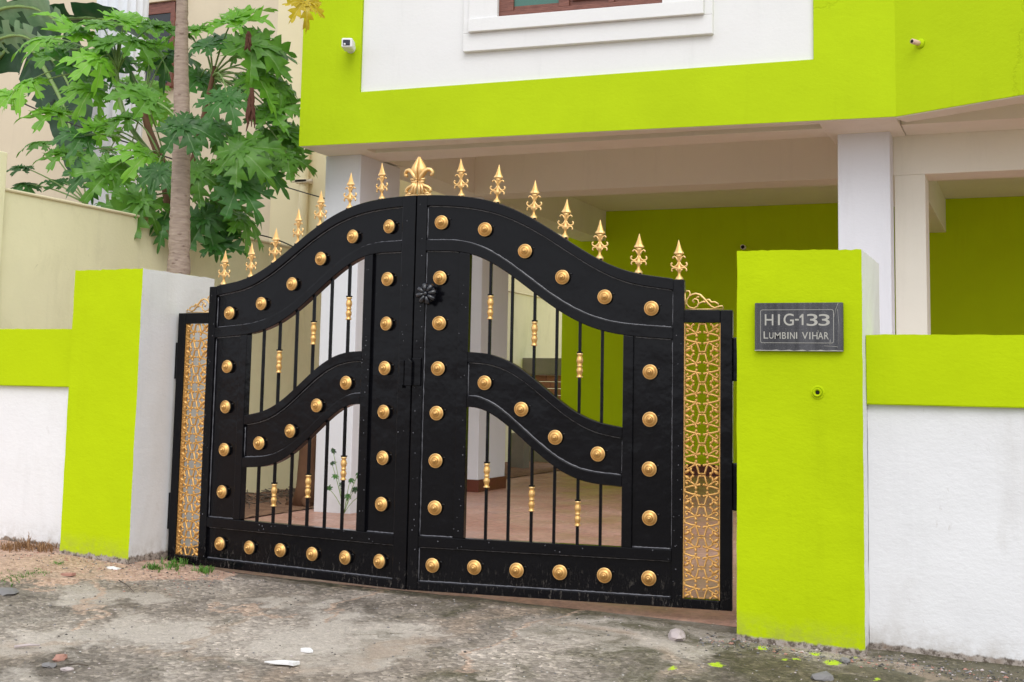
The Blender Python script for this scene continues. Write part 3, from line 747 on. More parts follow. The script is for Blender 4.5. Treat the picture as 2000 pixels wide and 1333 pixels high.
# lime frame of the facade (proud of the white panel by 25 mm), as one U shaped face
P1z0, P1z1 = 3.112, 3.135
pts = [(0, ZF), (flen, ZF), (flen, ZT), (3.703, ZT), (3.703, P1z1), (.480, P1z0), (.480, ZT), (0, ZT)]
fpart(MB().prism(pts, 0, .09), 'facade_wall', M['lime_facade'], 0)
fpart(MB().prism([(.482, P1z0 - .02), (3.70, P1z1 - .02), (3.70, ZT), (.482, ZT)], .022, .085), 'white_panel', M['white'], 0)
fpart(MB().box(-.03, 3.5, 0, .09, ZF, ZT), 'bay_wall', M['lime_facade'], 0, xf=BX)
# window surround
wnd0, wnd1 = 1.640, 2.70
fpart(MB().box(1.335, 3.00, -.055, .03, 3.480, 3.575), 'window_sill', M['white'], .004)
fpart(MB().box(1.285, 3.055, -.020, .03, 3.350, 3.480), 'window_apron', M['white'], .004)
fpart(MB().prism([(1.285, 3.4802), (1.335, 3.4802), (1.335, ZT), (1.285, ZT)], -.020, .03), 'window_apron', M['white'], .004)
fpart(MB().prism([(3.000, 3.4802), (3.055, 3.4802), (3.055, ZT), (3.000, ZT)], -.020, .03), 'window_apron', M['white'], .004)
fpart(MB().box(1.335, 1.548, -.045, .03, 3.5752, ZT), 'window_surround', M['white'], .004)
fpart(MB().box(2.72, 3.00, -.045, .03, 3.5752, ZT), 'window_surround', M['white'], .004)
w = fpart(MB().box(1.548, 2.72, .02, .06, 3.5752, 4.9), 'window', M['wood'], .003)
fpart(MB().box(1.548, 2.72, -.012, .019, 3.5752, 3.622), 'window_frame', M['wood'], .003, w)
for a, b in ((1.548, 1.655), (1.985, 2.06), (2.34, 2.38), (2.66, 2.72)):
    fpart(MB().box(a, b, -.010, .018, 3.6222, 4.9), 'window_frame', M['wood'], .003, w)
fpart(MB().box(1.655, 1.985, .006, .018, 3.6222, 3.655), 'window_frame', M['wood'], .003, w)
fpart(MB().box(2.08, 2.33, .002, .018, 3.66, 4.2), 'shutter_panel', M['wood'], .004, w); fpart(MB().box(2.40, 2.64, .002, .018, 3.66, 4.2), 'shutter_panel', M['wood'], .004, w)
fpart(MB().box(1.655, 1.985, .010, .016, 3.6552, 4.9), 'pane', M['glass'], 0, w)
# soffit slab with its drip slot
def soffit_poly(name, mat, pts, z0, z1):
    n = len(pts); vs = [(x, y, z0) for x, y in pts] + [(x, y, z1) for x, y in pts]
    fs = [tuple(range(n)), tuple(range(2 * n - 1, n - 1, -1))] + [(i, (i + 1) % n, n + (i + 1) % n, n + i) for i in range(n)]
    return MB().add(vs, fs).build(name, mat, house, .003, hxf)
def fy(x, d=0): return FL.y + (x - FL.x) * (FR.y - FL.y) / (FR.x - FL.x) + d
E_ = -.004
soffit_poly('soffit', M['ceiling'], [(-2.31, fy(-2.31, .008)), (1.88, fy(1.88, .008)), (1.40, 2.93), (-1.89, 2.855)], ZF + E_, 3.1)
soffit_poly('soffit', M['ceiling'], [(-2.31, fy(-2.31, .008)), (-1.89, 2.855), (-1.89, 3.05), (-1.89, 3.36), (-2.31, 3.36)], ZF + E_, 3.1)
soffit_poly('soffit', M['ceiling'], [(1.88, fy(1.88, .01)), (1.885, 3.65), (1.40, 3.65), (1.40, 2.93)], ZF + E_, 3.1)
soffit_poly('soffit', M['ceiling'], [(-1.89, 3.005), (1.40, 3.085), (1.40, 3.36), (-1.89, 3.36)], ZF + E_, 3.1)
soffit_poly('slot_ceiling', M['ceiling'], [(-1.89, 2.856), (1.40, 2.931), (1.40, 3.084), (-1.89, 3.004)], ZF + .20, 3.1)
# bay: edge beam, raised slab, beam in line with the columns
b0 = FR; bi = FR - BN * .24
soffit_poly('edge_beam', M['ceiling'], [(1.87, 2.885), (1.888, 2.8675), (BE.x, BE.y + .008), (BE.x + .10, BE.y + .16), (1.93, 3.03)], ZF + E_ * 1.5, 3.1)
soffit_poly('bay_ceiling', M['ceiling'], [(1.93, 3.04), (4.9, 1.56), (6, 3.14), (1.93, 3.14)], ZF + .09, 3.1)
hbox('beam', M['ceiling'], 1.888, 6, 3.14, 3.50, ZF + .001, 3.1)
hbox('lintel', M['ceiling'], 1.80, 6, 3.501, 3.78, 2.470, 3.0)
hbox('pier', M['ceiling'], 1.805, 2.004, 3.502, 3.78, .05, 2.4698)
hbox('beam', M['ceiling'], -2.02, 6, 5.10, 5.44, ZF, 3.1)
hbox('beam', M['ceiling'], -2.33, -2.02, 3.36, 8.9, ZF + .014, 3.1)
hbox('beam', M['ceiling'], 1.47, 1.80, 3.66, 8.9, ZF + .004, 3.1)
hbox('ceiling', M['ceiling'], -2.6, 6, 3.3, 9.1, 3.1005, 3.3, 0)
hbox('upper_storey', M['cream'], -2.25, 6, 3.2, 9, 3.31, 6.0)
# columns
def column(x0, x1, y0, y1, z1):
    hbox('column', M['white_column'], x0, x1, y0, y1, .05, z1, .006)
column(-2.327, -2.02, 3.02, 3.66, ZF - .001); column(-2.327, -2.02, 5.32, 5.95, ZF + .012); column(1.462, 1.80, 3.30, 3.50, ZF - .001)
for (x0, x1, y0, y1) in ((-2.327, -2.02, 5.32, 5.95),):
    hbox('column_plinth', M['maroon'], x0 - .012, x1 + .012, y0 - .012, y1 + .012, .045, .165, .003)
# back walls
hbox('back_wall', M['lime_inside'], -2.56, 6, 8.9, 9.1, .05, 3.1)
hbox('skirting', M['maroon'], -2.56, 6, 8.885, 8.8995, .05, .175, .003)
q = on(1453, 484, 1, 8.9)
mb = MB(); mb.lathe([(.028, 0), (.028, .07), (.022, .07), (.020, .01)], 14, (q.x, 8.9, q.z), 'y'); mb.build('drain_spout', M['ceiling'], house, 0, hxf)
MB().lathe([(.0215, 0), (.0215, .062)], 12, (q.x, 8.9, q.z), 'y').build('bore_shade_disc', M['bore_shade'], house, 0, hxf)
# pvc pipe stub on the bay
mb = MB(); a = Vector((2.04, 2.78, 3.166)); d = (BN + Vector((-.15, 0, .05))).normalized()
mb.tube([a - d * .01, a + d * .075], .0165, 14); o = mb.build('drain_pipe', M['pvc'], house, 0, hxf)
MB().tube([a + d * .070, a + d * .0762], .011, 12).build('bore_shade_disc', M['bore_shade'], o, 0, hxf)
MB().tube([a - d * .004, a + d * .010, a + d * .016], [.034, .028, .017], 16).build('plaster_collar', M['lime_facade'], house, 0, hxf)

# security camera on the facade
ca = FL + FT * .40 + FN * .0; ca.z = 3.44
t = thing('security_camera', 'small white security camera fixed to the lime facade', 'security camera', ca, math.atan2(FT.y, FT.x) + .28)
mb = MB(); mb.box(-.040, .040, -.17, -.05, -.036, .036); mb.build('housing', M['camera_white'], t, .011)
mb = MB(); mb.box(-.028, .024, -.1755, -.166, -.022, .020); mb.build('lens_window', M['lens'], t, .008)
mb = MB(); mb.lathe([(.008, .1755), (.008, .1768)], 10, (-.014, 0, -.014), 'y'); mb.build('lens', M['camera_white'], t)
mb = MB(); mb.lathe([(.036, -.01), (.036, .012), (.018, .02), (.016, .055)], 14, (.0, 0, 0), 'y'); mb.build('mount', M['camera_white'], t)

# ------------------------------------------------------------------ boundary wall and neighbour
t = thing('boundary_wall', 'tall cream boundary wall running back beside the porch', 'wall', (-3.36, 6, 0))
MB().box(-.06, .06, -5.21, 9, -.2, 2.165).build('wall_panel', M['cream_wall'], t, .004)
MB().box(-.075, .075, -5.23, 9, 2.1652, 2.187).build('coping', M['cream'], t, .012)
MB().box(-.09, .09, -5.45, -5.23, -.2, 2.405).build('end_post', M['cream_wall'], t, .006)
nb = thing('neighbour_house', 'cream neighbouring house with a fluted white column behind the boundary wall', 'house', (-5.6, 5, 0))
NO = Vector((-5.6, 5, 0)); nx = lambda v: (v[0] - NO.x, v[1] - NO.y, v[2])
def nbox(name, mat, *b, bevel=.004, parent=None): return MB().box(*b).build(name, mat, parent or nb, bevel, nx)
nbox('side_block', M['cream'], -4.13, -3.5, 5.0, 12, .2, 5.0)
nbox('rear_wall', M['beige'], -11, -4.131, 6.4, 6.6, .2, 5.9)
mb = MB(); nf = 18; cx_, cy_ = -6.12, 5.1
prof = []
vs = []
NZ = 2
for z in (.2, 5.35):
    for k in range(nf * 4):
        a = 2 * pi * k / (nf * 4); r = .262 - (.018 if k % 4 == 1 or k % 4 == 3 else (.026 if k % 4 == 2 else 0)); vs.append((cx_ + r * cos(a), cy_ + r * sin(a), z))
n = nf * 4; mb.add(vs, [(k, (k + 1) % n, n + (k + 1) % n, n + k) for k in range(n)], 0, False)
mb.build('fluted_column', M['white_column'], nb, 0, nx)
WA = on(225, 20, 1, 6.4); WB = on(352, 8, 1, 6.4); WZ = (WA.z + WB.z) / 2; wa, wb_ = WA.x, WB.x
w = nbox('window', M['wood'], wa, wb_, 6.34, 6.40, WZ - 1.0, WZ)
nbox('window_lintel', M['beige'], wa - .1, wb_ + .1, 6.28, 6.398, WZ + .004, WZ + .09, parent=None)
for x in (wa, (wa + wb_) / 2 - .03, wb_ - .06): nbox('window_frame', M['wood'], x, x + .06, 6.31, 6.339, WZ - 1.0, WZ - .0002, bevel=.003, parent=w)
nbox('window_frame', M['wood'], wa, wb_, 6.312, 6.338, WZ - .13, WZ - .001, bevel=.003, parent=w)
nbox('pane', simple('dark_window_glass', (.02, .025, .03), .1), wa + .05, wb_ - .05, 6.325, 6.335, WZ - .95, WZ - .12, bevel=0, parent=w)
q = on(592, 355, 1, 4.93)
mb = MB(); mb.tube([(q.x, 4.945, .2), (q.x, 4.945, 5.0)], .045, 14); mb.build('downpipe', M['cream'], nb, 0, nx)
mb = MB(); mb.box(q.x - .10, q.x + .13, 4.885, 4.90, q.z - .012, q.z + .014); mb.box(q.x - .065, q.x + .065, 4.885, 4.999, q.z - .018, q.z + .018); mb.build('pipe_clip', M['beige'], nb, .003, nx)

# cables
def cable(name, label, pts, r=.006, sag=.1):
    P = [on(x, y, 1, Y) for x, y, Y in pts]; out = []
    for i in range(len(P) - 1):
        for k in range(12):
            f = k / 12; p = P[i].lerp(P[i + 1], f); p.z -= sag * 4 * f * (1 - f); out.append(p)
    out.append(P[-1]); c = out[0].copy()
    mb = MB(); mb.tube([p - c for p in out], r, 5)
    o = mb.build(name, M['cable'], None, 0, loc=c); tag(o, label, 'cable', 'thin dark cables'); return o
cable('overhead_cable', 'thin dark cable sagging in front of the fluted column', [(-60, 150, 3.6), (270, 285, 3.9), (500, 345, 4.6)], .007, .05)
cable('overhead_cable', 'thin dark cable crossing the cream wall below the pipe clip', [(440, 325, 4.4), (700, 405, 4.4)], .0055, .02)
cable('overhead_cable', 'thin dark cable drooping onto the boundary wall coping', [(380, 455, 3.2), (500, 458, 3.4), (590, 492, 3.5)], .0055, -.02)

# broken masonry ledge at the far end of the passage
t = thing('masonry_ledge', 'grey concrete ledge resting on red bricks at the far end of the porch', 'ledge', (-3.1, 9.6, .05))
p0 = on(1010, 715, 1, 9.6); p1 = on(1098, 728, 1, 9.6)
M['conc'] = simple('grey_old_concrete', (.22, .20, .16), .9, 0, .6, 20, .3); M['brick'] = simple('weathered_brick', (.32, .14, .09), .9, 0, .5, 30, .3)
tx = lambda v: (v[0] + 3.1, v[1] - 9.6, v[2] - .05)
MB().box(p0.x, p1.x + .05, 9.5, 9.9, p1.z - .03, p0.z + .10).build('ledge_slab', M['conc'], t, .01, tx)
for r_ in range(5):
    for c_ in range(4):
        x = p0.x + .02 + c_ * .20 + (r_ % 2) * .06
        zt_ = p1.z - .035 - r_ * .085
        MB().box(x, x + .19, 9.55 + .02 * (c_ % 2), 9.75, zt_ - .078, zt_).build('brick', M['brick'], t, .004, tx)
MB().box(p0.x + .1, p1.x - .1, 9.6, 9.8, .05, p1.z - .46).build('pier', M['conc'], t, .01, tx)
t = thing('stone_block', 'grey concrete post stump standing at the end of the porch', 'stone block', (-2.95, 8.6, .05))
MB().box(-.09, .09, -.09, .09, 0, .42).build('block', M['conc'], t, .012)
t = thing('wooden_bench', 'low dark wooden bench standing beyond the second column', 'bench', (-3.0, 7.6, .05))
M['dkwood'] = simple('dark_old_wood', (.05, .035, .025), .8, 0, .5, 40, .3)
MB().box(-.28, .20, -.15, .15, .26, .30).build('seat', M['dkwood'], t, .004)
for x in (-.24, .14):
    for y in (-.12, .08): MB().box(x, x + .04, y, y + .04, 0, .2598).build('leg', M['dkwood'], t, .003)
MB().box(-.24, .18, -.11, -.085, .10, .13).build('stretcher', M['dkwood'], t, .003)

# ------------------------------------------------------------------ plants
def leaf_mat(name, c0, c1, vein, rough=.42):
    t = NT(name); at = t.n.new('ShaderNodeAttribute'); at.attribute_name = 'rib'
    n = t.noise(9, 4, .6)
    c = t.mix(t.ramp(n, [(.3, 0), (.7, 1)]), c0, c1)
    oi = t.n.new('ShaderNodeObjectInfo')
    c = t.mix(t.math('MULTIPLY', oi.outputs['Random'], .45), c, tuple(min(1, x * 1.9 + .01) for x in c1))
    c = t.mix(t.ramp(at.outputs['Fac'], [(.0, .75), (.10, 0)]), c, vein)
    t.out(c, rough, t.bump(t.noise(45, 4, .6), .25, .006))
    tr = t.n.new('ShaderNodeBsdfTranslucent'); t.l.new(c, tr.inputs[0]); mx = t.n.new('ShaderNodeMixShader'); mx.inputs[0].default_value = .3
    o = t.n['Material Output']; t.l.new(t.b.outputs[0], mx.inputs[1]); t.l.new(tr.outputs[0], mx.inputs[2]); t.l.new(mx.outputs[0], o.inputs[0])
    return t.mat
M['papaya'] = leaf_mat('papaya_leaf', (.045, .145, .013), (.11, .28, .024), (.25, .42, .14))
M['papaya_light'] = leaf_mat('light_papaya_leaf', (.09, .28, .015), (.18, .42, .025), (.36, .55, .16))
M['papaya_dark'] = leaf_mat('dark_papaya_leaf', (.022, .09, .014), (.05, .17, .024), (.2, .34, .15))
M['papaya_yellow'] = leaf_mat('yellow_papaya_leaf', (.50, .36, .015), (.66, .50, .02), (.7, .6, .2))
M['banana'] = leaf_mat('banana_leaf', (.012, .045, .016), (.024, .075, .024), (.10, .18, .06), .35)
M['banana_pale'] = leaf_mat('pale_banana_leaf', (.10, .20, .10), (.20, .33, .18), (.35, .45, .2), .3)
M['petiole'] = simple('green_petiole', (.22, .34, .10), .5, 0, 0, 20, .2)
M['dead'] = simple('dried_leaf', (.10, .035, .02), .85, 0, .6, 60, .4)
def trunk_mat():
    t = NT('papaya_trunk_bark'); p = t.pos()
    z = t.sep(p)[2]
    w = t.noise(20, 4, .6, t.map(p, (.6, .6, 3.2)), dist=.4)
    sc = t.ramp(t.vor(11, vec=t.map(p, (1, 1, 1.9))), [(.10, 1), (.2, 0)])
    c = t.mix(t.ramp(w, [(.3, 0), (.7, 1)]), (.25, .185, .15), (.41, .32, .26))
    c = t.mix(t.math('MULTIPLY', sc, .5), c, (.13, .075, .06))
    return t.out(c, .85, t.bump(t.math('ADD', w, t.math('MULTIPLY', sc, .6)), .6, .012))
M['trunk'] = trunk_mat()
M['root'] = simple('brown_root_bark', (.16, .08, .045), .9, 0, .8, 25, .4)

def papaya_leaf_mesh(seed, R=1.0, droop=.35, fold=.18):
    r_ = random.Random(seed); verts = []; faces = []; rib = []
    angs = [-150, -105, -58, -20 + r_.uniform(-4, 4), 22, 62, 108, 152]
    angs = [-142, -96, -48, 0, 48, 96, 142]
    lens = [.52, .74, .92, 1.0, .92, .74, .52]
    def P(x, y, off):
        rr = math.hypot(x, y)
        z = -droop * rr ** 2.2 + fold * off + .07 * sin(7 * x + seed) * rr + .06 * cos(6 * y + seed * 2) * rr + .05 * sin(17 * x + 13 * y + seed) * rr * rr
        return (x * R, y * R, z * R)
    def lobe(a, Ln, wmax, t0=0.0):
        a = math.radians(a + r_.uniform(-5, 5)); Ln *= r_.uniform(.92, 1.06)
        dx, dy = sin(a), cos(a); px_, py_ = cos(a), -sin(a)
        N = 20
        # secondary lobelets: teeth at stations
        for s in (-1, 1):
            ph = r_.uniform(0, .6)
            base = len(verts)
            for i in range(N + 1):
                t = i / N
                env = wmax * (.55 * math.exp(-((t - .12) / .22) ** 2) * .55 + 1.05 * max(0, sin(pi * min(1, (t + .04) / 1.04) ** 1.15)) ** .8 * .8) * (1 - t) ** .25
                saw = ((t * 4.3 + ph) % 1.0)
                tooth = .26 + 1.1 * saw if t > .22 else .7
                w = env * tooth + .004
                # teeth sweep forward
                fwd = t * Ln + (.10 * Ln * saw if t > .22 else 0)
                if i == N: w = 0; fwd = Ln * 1.06
                mx_, my_ = dx * t * Ln, dy * t * Ln
                ox, oy = dx * fwd + s * px_ * w, dy * fwd + s * py_ * w
                verts.append(P(mx_, my_, 0)); rib.append(0.0)
                verts.append(P((mx_ + ox) / 2, (my_ + oy) / 2, w * .5)); rib.append(.5)
                verts.append(P(ox, oy, w)); rib.append(1.0)
            for i in range(N):
                b = base + 3 * i
                for k in (0, 1):
                    q = (b + k, b + k + 1, b + k + 4, b + k + 3); faces.append(q if s > 0 else q[::-1])
    for a, l in zip(angs, lens): lobe(a, l, r_.uniform(.32, .38) if abs(a) < 60 else r_.uniform(.26, .32))
    me = bpy.data.meshes.new('leaf'); me.from_pydata(verts, [], faces)
    at = me.attributes.new('rib', 'FLOAT', 'POINT'); at.data.foreach_set('value', rib)
    for p in me.polygons: p.use_smooth = True
    return me
PL = {}
def pleaf(parent, hub, rad, ang, tilt, mat, var, twist=0.0, name='leaf', label=None):
    key = (mat, var)
    if key not in PL:
        me = papaya_leaf_mesh(var * 13 + 1, 1.0, (.30, .55, .42, .22, .7, .36, .5, .15)[var % 8], (.35, .5, .25, .4, .3, .55, .2, .45)[var % 8]); me.materials.append(M[mat]); PL[key] = me
    toc = (CAM - hub); toc.z = 0; toc.normalize()
    a = math.radians(tilt); n = (toc * cos(a) + Vector((0, 0, 1)) * sin(a))
    side = Vector((0, 0, 1)).cross(toc).normalized()      # points to the right seen from the street
    n = (n + side * twist).normalized()
    an = math.radians(ang); d = side * cos(an) + Vector((0, 0, 1)) * sin(an)
    y = (d - n * d.dot(n))
    if y.length < .15: y = side - n * side.dot(n)
    y.normalize(); x = y.cross(n).normalized()
    o = bpy.data.objects.new(name, PL[key]); link(o); o.parent = parent
    m = Matrix((x, y, n)).transposed().to_4x4()
    o.matrix_local = Matrix.Translation(hub - parent.location) @ m @ Matrix.Scale(rad * (1.2 if parent is not tp else 1), 4)
    if label: o['label'] = label
    return o
def curve_pts(a, b, sag=.0, n=8):
    return [a.lerp(b, i / n) + Vector((0, 0, sag * 4 * (i / n) * (1 - i / n))) for i in range(n + 1)]
def petiole(parent, a, b, sag, r=.007):
    P = [p - parent.location for p in curve_pts(a, b, sag)]
    mb = MB(); mb.tube(P, [r * 1.2 - .5 * r * i / 8 for i in range(9)], 5); return mb.build('petiole', M['petiole'], parent, 0)
def stem(parent, pts, r0, r1, mat, name='stem', n=10, wob=.0):
    P = [Vector(p) for p in pts]; out = []; K = 14
    for i in range(len(P) - 1):
        for k in range(K):
            f = k / K; p0 = P[max(i - 1, 0)]; p1 = P[i]; p2 = P[i + 1]; p3 = P[min(i + 2, len(P) - 1)]
            out.append(.5 * ((2 * p1) + (p2 - p0) * f + (2 * p0 - 5 * p1 + 4 * p2 - p3) * f * f + (-p0 + 3 * p1 - 3 * p2 + p3) * f ** 3))
    out.append(P[-1]); N = len(out)
    rs = [(r0 + (r1 - r0) * i / (N - 1)) * (1 + wob * mnoise.noise(Vector((0, 0, i * .9)))) for i in range(N)]
    mb = MB(); mb.tube([p - parent.location for p in out], rs, n); return mb.build(name, mat, parent, 0)

# tall papaya whose bare trunk crosses the picture; its crown is above the frame
TY = 1.8
base = on(346, 640, 1, TY); base = Vector((base.x + .03, TY, .08))
tp = thing('papaya_tree', 'tall papaya with a bare ringed trunk rising behind the left pillar', 'tree', base)
stem(tp, [base, on(349, 530, 1, TY), on(352, 400, 1, TY), on(355, 250, 1, TY), on(354, 120, 1, TY), on(356, -10, 1, TY), on(357, -260, 1, TY)], .084, .031, M['trunk'], 'trunk', 18, .13)
topp = on(357, -250, 1, TY)
rr = random.Random(5)
for k in range(12):
    a = k * 2.4; hub = topp + Vector((cos(a) * .62, sin(a) * .62, .12 + .18 * (k % 3)))
    petiole(tp, topp, hub, .06, .011); pleaf(tp, hub, .33, math.degrees(math.atan2(.1, cos(a))), 60, 'papaya', k % 5)
hub = on(596, 2, 1, 1.7); petiole(tp, topp, hub, .05, .010)
pleaf(tp, hub, .175, -80, 18, 'papaya_yellow', 1, .2, label='yellowing lobed leaf hanging in front of the facade')
hub = on(500, -28, 1, 1.7); petiole(tp, topp, hub, .05, .010); pleaf(tp, hub, .20, -90, 66, 'papaya_light', 3)

# branching papaya in the passage, its leaves fill the gap between trunk and house
PY = 2.35
pb = on(600, 960, 1, 4.15); root0 = Vector((-2.95, 2.6, .10))
pt_ = thing('papaya_tree', 'leafy branching papaya crowded between the bare trunk and the house', 'tree', root0)
fork = on(333, 420, 1, 2.5)
stem(pt_, [root0, Vector((-3.0, 2.55, .8)), fork, on(318, 330, 1, 2.5), on(285, 235, 1, 2.5), on(283, 190, 1, 2.45)], .05, .02, M['root'], 'stem')
stem(pt_, [fork, on(372, 330, 1, 2.6), on(395, 240, 1, 2.6), on(420, 130, 1, 2.6)], .032, .016, M['root'], 'stem')
stem(pt_, [on(318, 330, 1, 2.5), on(250, 240, 1, 2.6), on(229, 160, 1, 2.6), on(233, 85, 1, 2.6)], .022, .015, M['petiole'], 'stem')
SA = on(283, 200, 1, 2.45); SB = on(415, 150, 1, 2.6); SC = on(230, 140, 1, 2.6); SD = on(360, 380, 1, 2.5); SE = on(318, 320, 1, 2.5)
LV = [ # hub x, y, depth, radius px, lobe direction, tilt, material, stem
 (275, 392, 2.1, 66, -100, 20, 'papaya', SD), (215, 334, 2.15, 66, -120, 25, 'papaya', SE), (291, 190, 2.1, 66, -150, 48, 'papaya', SA),
 (356, 245, 1.55, 62, -70, 30, 'papaya_dark', SA), (385, 335, 2.3, 58, -85, 20, 'papaya', SD), (308, 335, 2.2, 54, -95, 25, 'papaya_dark', SE),
 (455, 38, 2.6, 74, -40, 62, 'papaya_light', SB), (492, 84, 2.5, 82, -48, 28, 'papaya', SB), (445, 190, 2.3, 60, -120, 38, 'papaya_dark', SB),
 (528, 215, 2.7, 62, -20, 42, 'papaya', SB), (520, 275, 2.7, 68, -35, 35, 'papaya', SD), (466, 292, 2.3, 72, -42, 30, 'papaya', SD),
 (466, 360, 2.4, 70, -60, 28, 'papaya_dark', SD), (400, 428, 2.4, 64, -70, 25, 'papaya_dark', SD), (425, 470, 2.5, 54, -30, 40, 'papaya_dark', SD),
 (160, 62, 2.6, 74, 150, 60, 'papaya_light', SC), (192, 44, 2.6, 70, 100, 60, 'papaya_light', SC), (243, 40, 2.5, 66, 60, 55, 'papaya_light', SC),
 (263, 80, 2.4, 64, -20, 58, 'papaya', SC), (304, 52, 2.5, 62, 20, 58, 'papaya', SC), (120, 100, 2.7, 62, 180, 66, 'papaya', SC),
 (60, 158, 2.7, 58, 200, 60, 'papaya_light', SC), (115, 222, 2.7, 62, 190, 66, 'papaya_light', SE), (195, 115, 2.4, 56, -130, 50, 'papaya_light', SC),
 (251, 232, 2.4, 52, 170, 64, 'papaya', SE), (290, 302, 2.3, 58, -160, 45, 'papaya_light', SE), (405, 85, 2.5, 64, 80, 52, 'papaya_dark', SB),
 (498, 148, 2.6, 66, -20, 52, 'papaya_light', SB), (392, 152, 2.7, 58, -80, 45, 'papaya_dark', SB), (405, 245, 2.6, 56, -60, 40, 'papaya_dark', SB),
 (425, 400, 2.6, 66, -50, 34, 'papaya', SD), (500, 322, 2.7, 62, -40, 34, 'papaya_dark', SD), (560, 255, 2.8, 54, -10, 44, 'papaya', SB),
 (330, 105, 2.8, 58, -60, 50, 'papaya_dark', SA), (230, 110, 2.7, 56, -100, 48, 'papaya_dark', SC), (352, 420, 2.6, 50, -110, 40, 'papaya_dark', SD),
 (250, 175, 2.7, 50, -160, 55, 'papaya_light', SA), (430, 250, 2.8, 52, -100, 46, 'papaya', SB), (545, 170, 2.7, 50, -35, 30, 'papaya', SB), (470, 425, 2.6, 56, -25, 50, 'papaya', SD),
 (560, 300, 2.75, 52, -30, 30, 'papaya', SB), (445, 320, 2.5, 48, -150, 44, 'papaya', SD), (380, 60, 2.7, 54, 120, 56, 'papaya_light', SB), (520, 105, 2.7, 56, -50, 40, 'papaya', SB),
 (150, 130, 2.6, 60, -170, 50, 'papaya_dark', SC), (95, 75, 2.8, 60, 165, 62, 'papaya_light', SC), (180, 175, 2.5, 56, -150, 40, 'papaya_light', SC),
 (165, 265, 2.4, 52, -160, 45, 'papaya_dark', SE), (180, 330, 2.3, 56, -130, 30, 'papaya_dark', SE), (240, 410, 2.1, 56, -110, 26, 'papaya', SD),
 (205, 250, 2.5, 52, -140, 52, 'papaya_light', SE), (320, 430, 2.3, 46, -95, 30, 'papaya_dark', SD), (215, 85, 2.5, 60, 120, 55, 'papaya', SC),
 (25, 185, 2.9, 52, 185, 58, 'papaya_light', SC), (130, 300, 2.7, 50, -170, 60, 'papaya', SE)]
for i, (x, y, Y, rp, an, ti, mt, st) in enumerate(LV):
    hub = on(x, y, 1, Y); dist = (hub - CAM).dot(_fw)
    pleaf(pt_, hub, rp / F_PX * dist * 1.05, an, ti + rr.uniform(-6, 6), mt, rr.randrange(8), rr.uniform(-.45, .45))
    petiole(pt_, st, hub, .05 + .04 * rr.random())
for i in range(18):
    x, y = (rr.uniform(150, 330), rr.uniform(60, 330)) if i % 3 != 0 else (rr.uniform(375, 550), rr.uniform(70, 430))
    if x > 500 and y > 340: continue
    hub = on(x, y, 1, rr.uniform(2.75, 3.2)); st = SB if x > 370 and y < 250 else (SD if x > 370 else SA)
    pleaf(pt_, hub, rr.uniform(.15, .2), rr.uniform(-120, -10), rr.uniform(20, 60), rr.choice(['papaya', 'papaya_dark', 'papaya_light']), rr.randrange(8), rr.uniform(-.5, .5)); petiole(pt_, st, hub, .05)
# dried leaves hanging
def dried(x, y, Y, hpx, wpx, label):
    top = on(x, y, 1, Y); k = (top - CAM).dot(_fw) / F_PX; mb = MB(); r_ = random.Random(x)
    for j in range(9):
        ox = r_.uniform(-.5, .5) * wpx * k; ln = hpx * k * r_.uniform(.6, 1)
        P = [top - pt_.location + Vector((ox * (.3 + .7 * i / 6) + r_.uniform(-.006, .006), r_.uniform(-.01, .01), -ln * i / 6)) for i in range(7)]
        mb.tube(P, [.004 + .010 * sin(pi * i / 6) * r_.uniform(.5, 1.2) for i in range(7)], 5, flat=.3)
    o = mb.build('leaf', M['dead'], pt_, 0); o['label'] = label
dried(491, 172, 2.2, 88, 20, 'dried brown leaf hanging limp'); dried(485, 62, 2.35, 42, 14, 'small dried leaf hanging limp')
dried(462, 300, 2.6, 50, 10, 'dried shrivelled leaf hanging under green ones')

# low papaya shoots behind the boundary wall
sh = thing('papaya_shoot', 'small papaya shoots with narrow leaves rising behind the boundary wall', 'plant', on(150, 470, 1, 3.4))
ss = on(170, 400, 1, 3.4)
for i, (x, y, rp, an, ti, mt) in enumerate([(85, 278, 50, 170, 72, 'papaya'), (48, 328, 42, 180, 70, 'papaya_dark'), (55, 360, 56, 180, 70, 'papaya_dark'), (120, 355, 48, 160, 62, 'papaya_dark'), (150, 300, 40, -30, 65, 'papaya'), (205, 290, 34, 40, 60, 'papaya')]):
    hub = on(x, y, 1, 3.4 + .05 * i); pleaf(sh, hub, rp / F_PX * 8.6 * 1.1, an, ti, mt, (i + 2) % 5, rr.uniform(-.2, .2)); petiole(sh, ss, hub, .03)
stem(sh, [sh.location, on(205, 420, 1, 3.4), on(209, 380, 1, 3.4)], .02, .014, M['petiole'], 'stem')

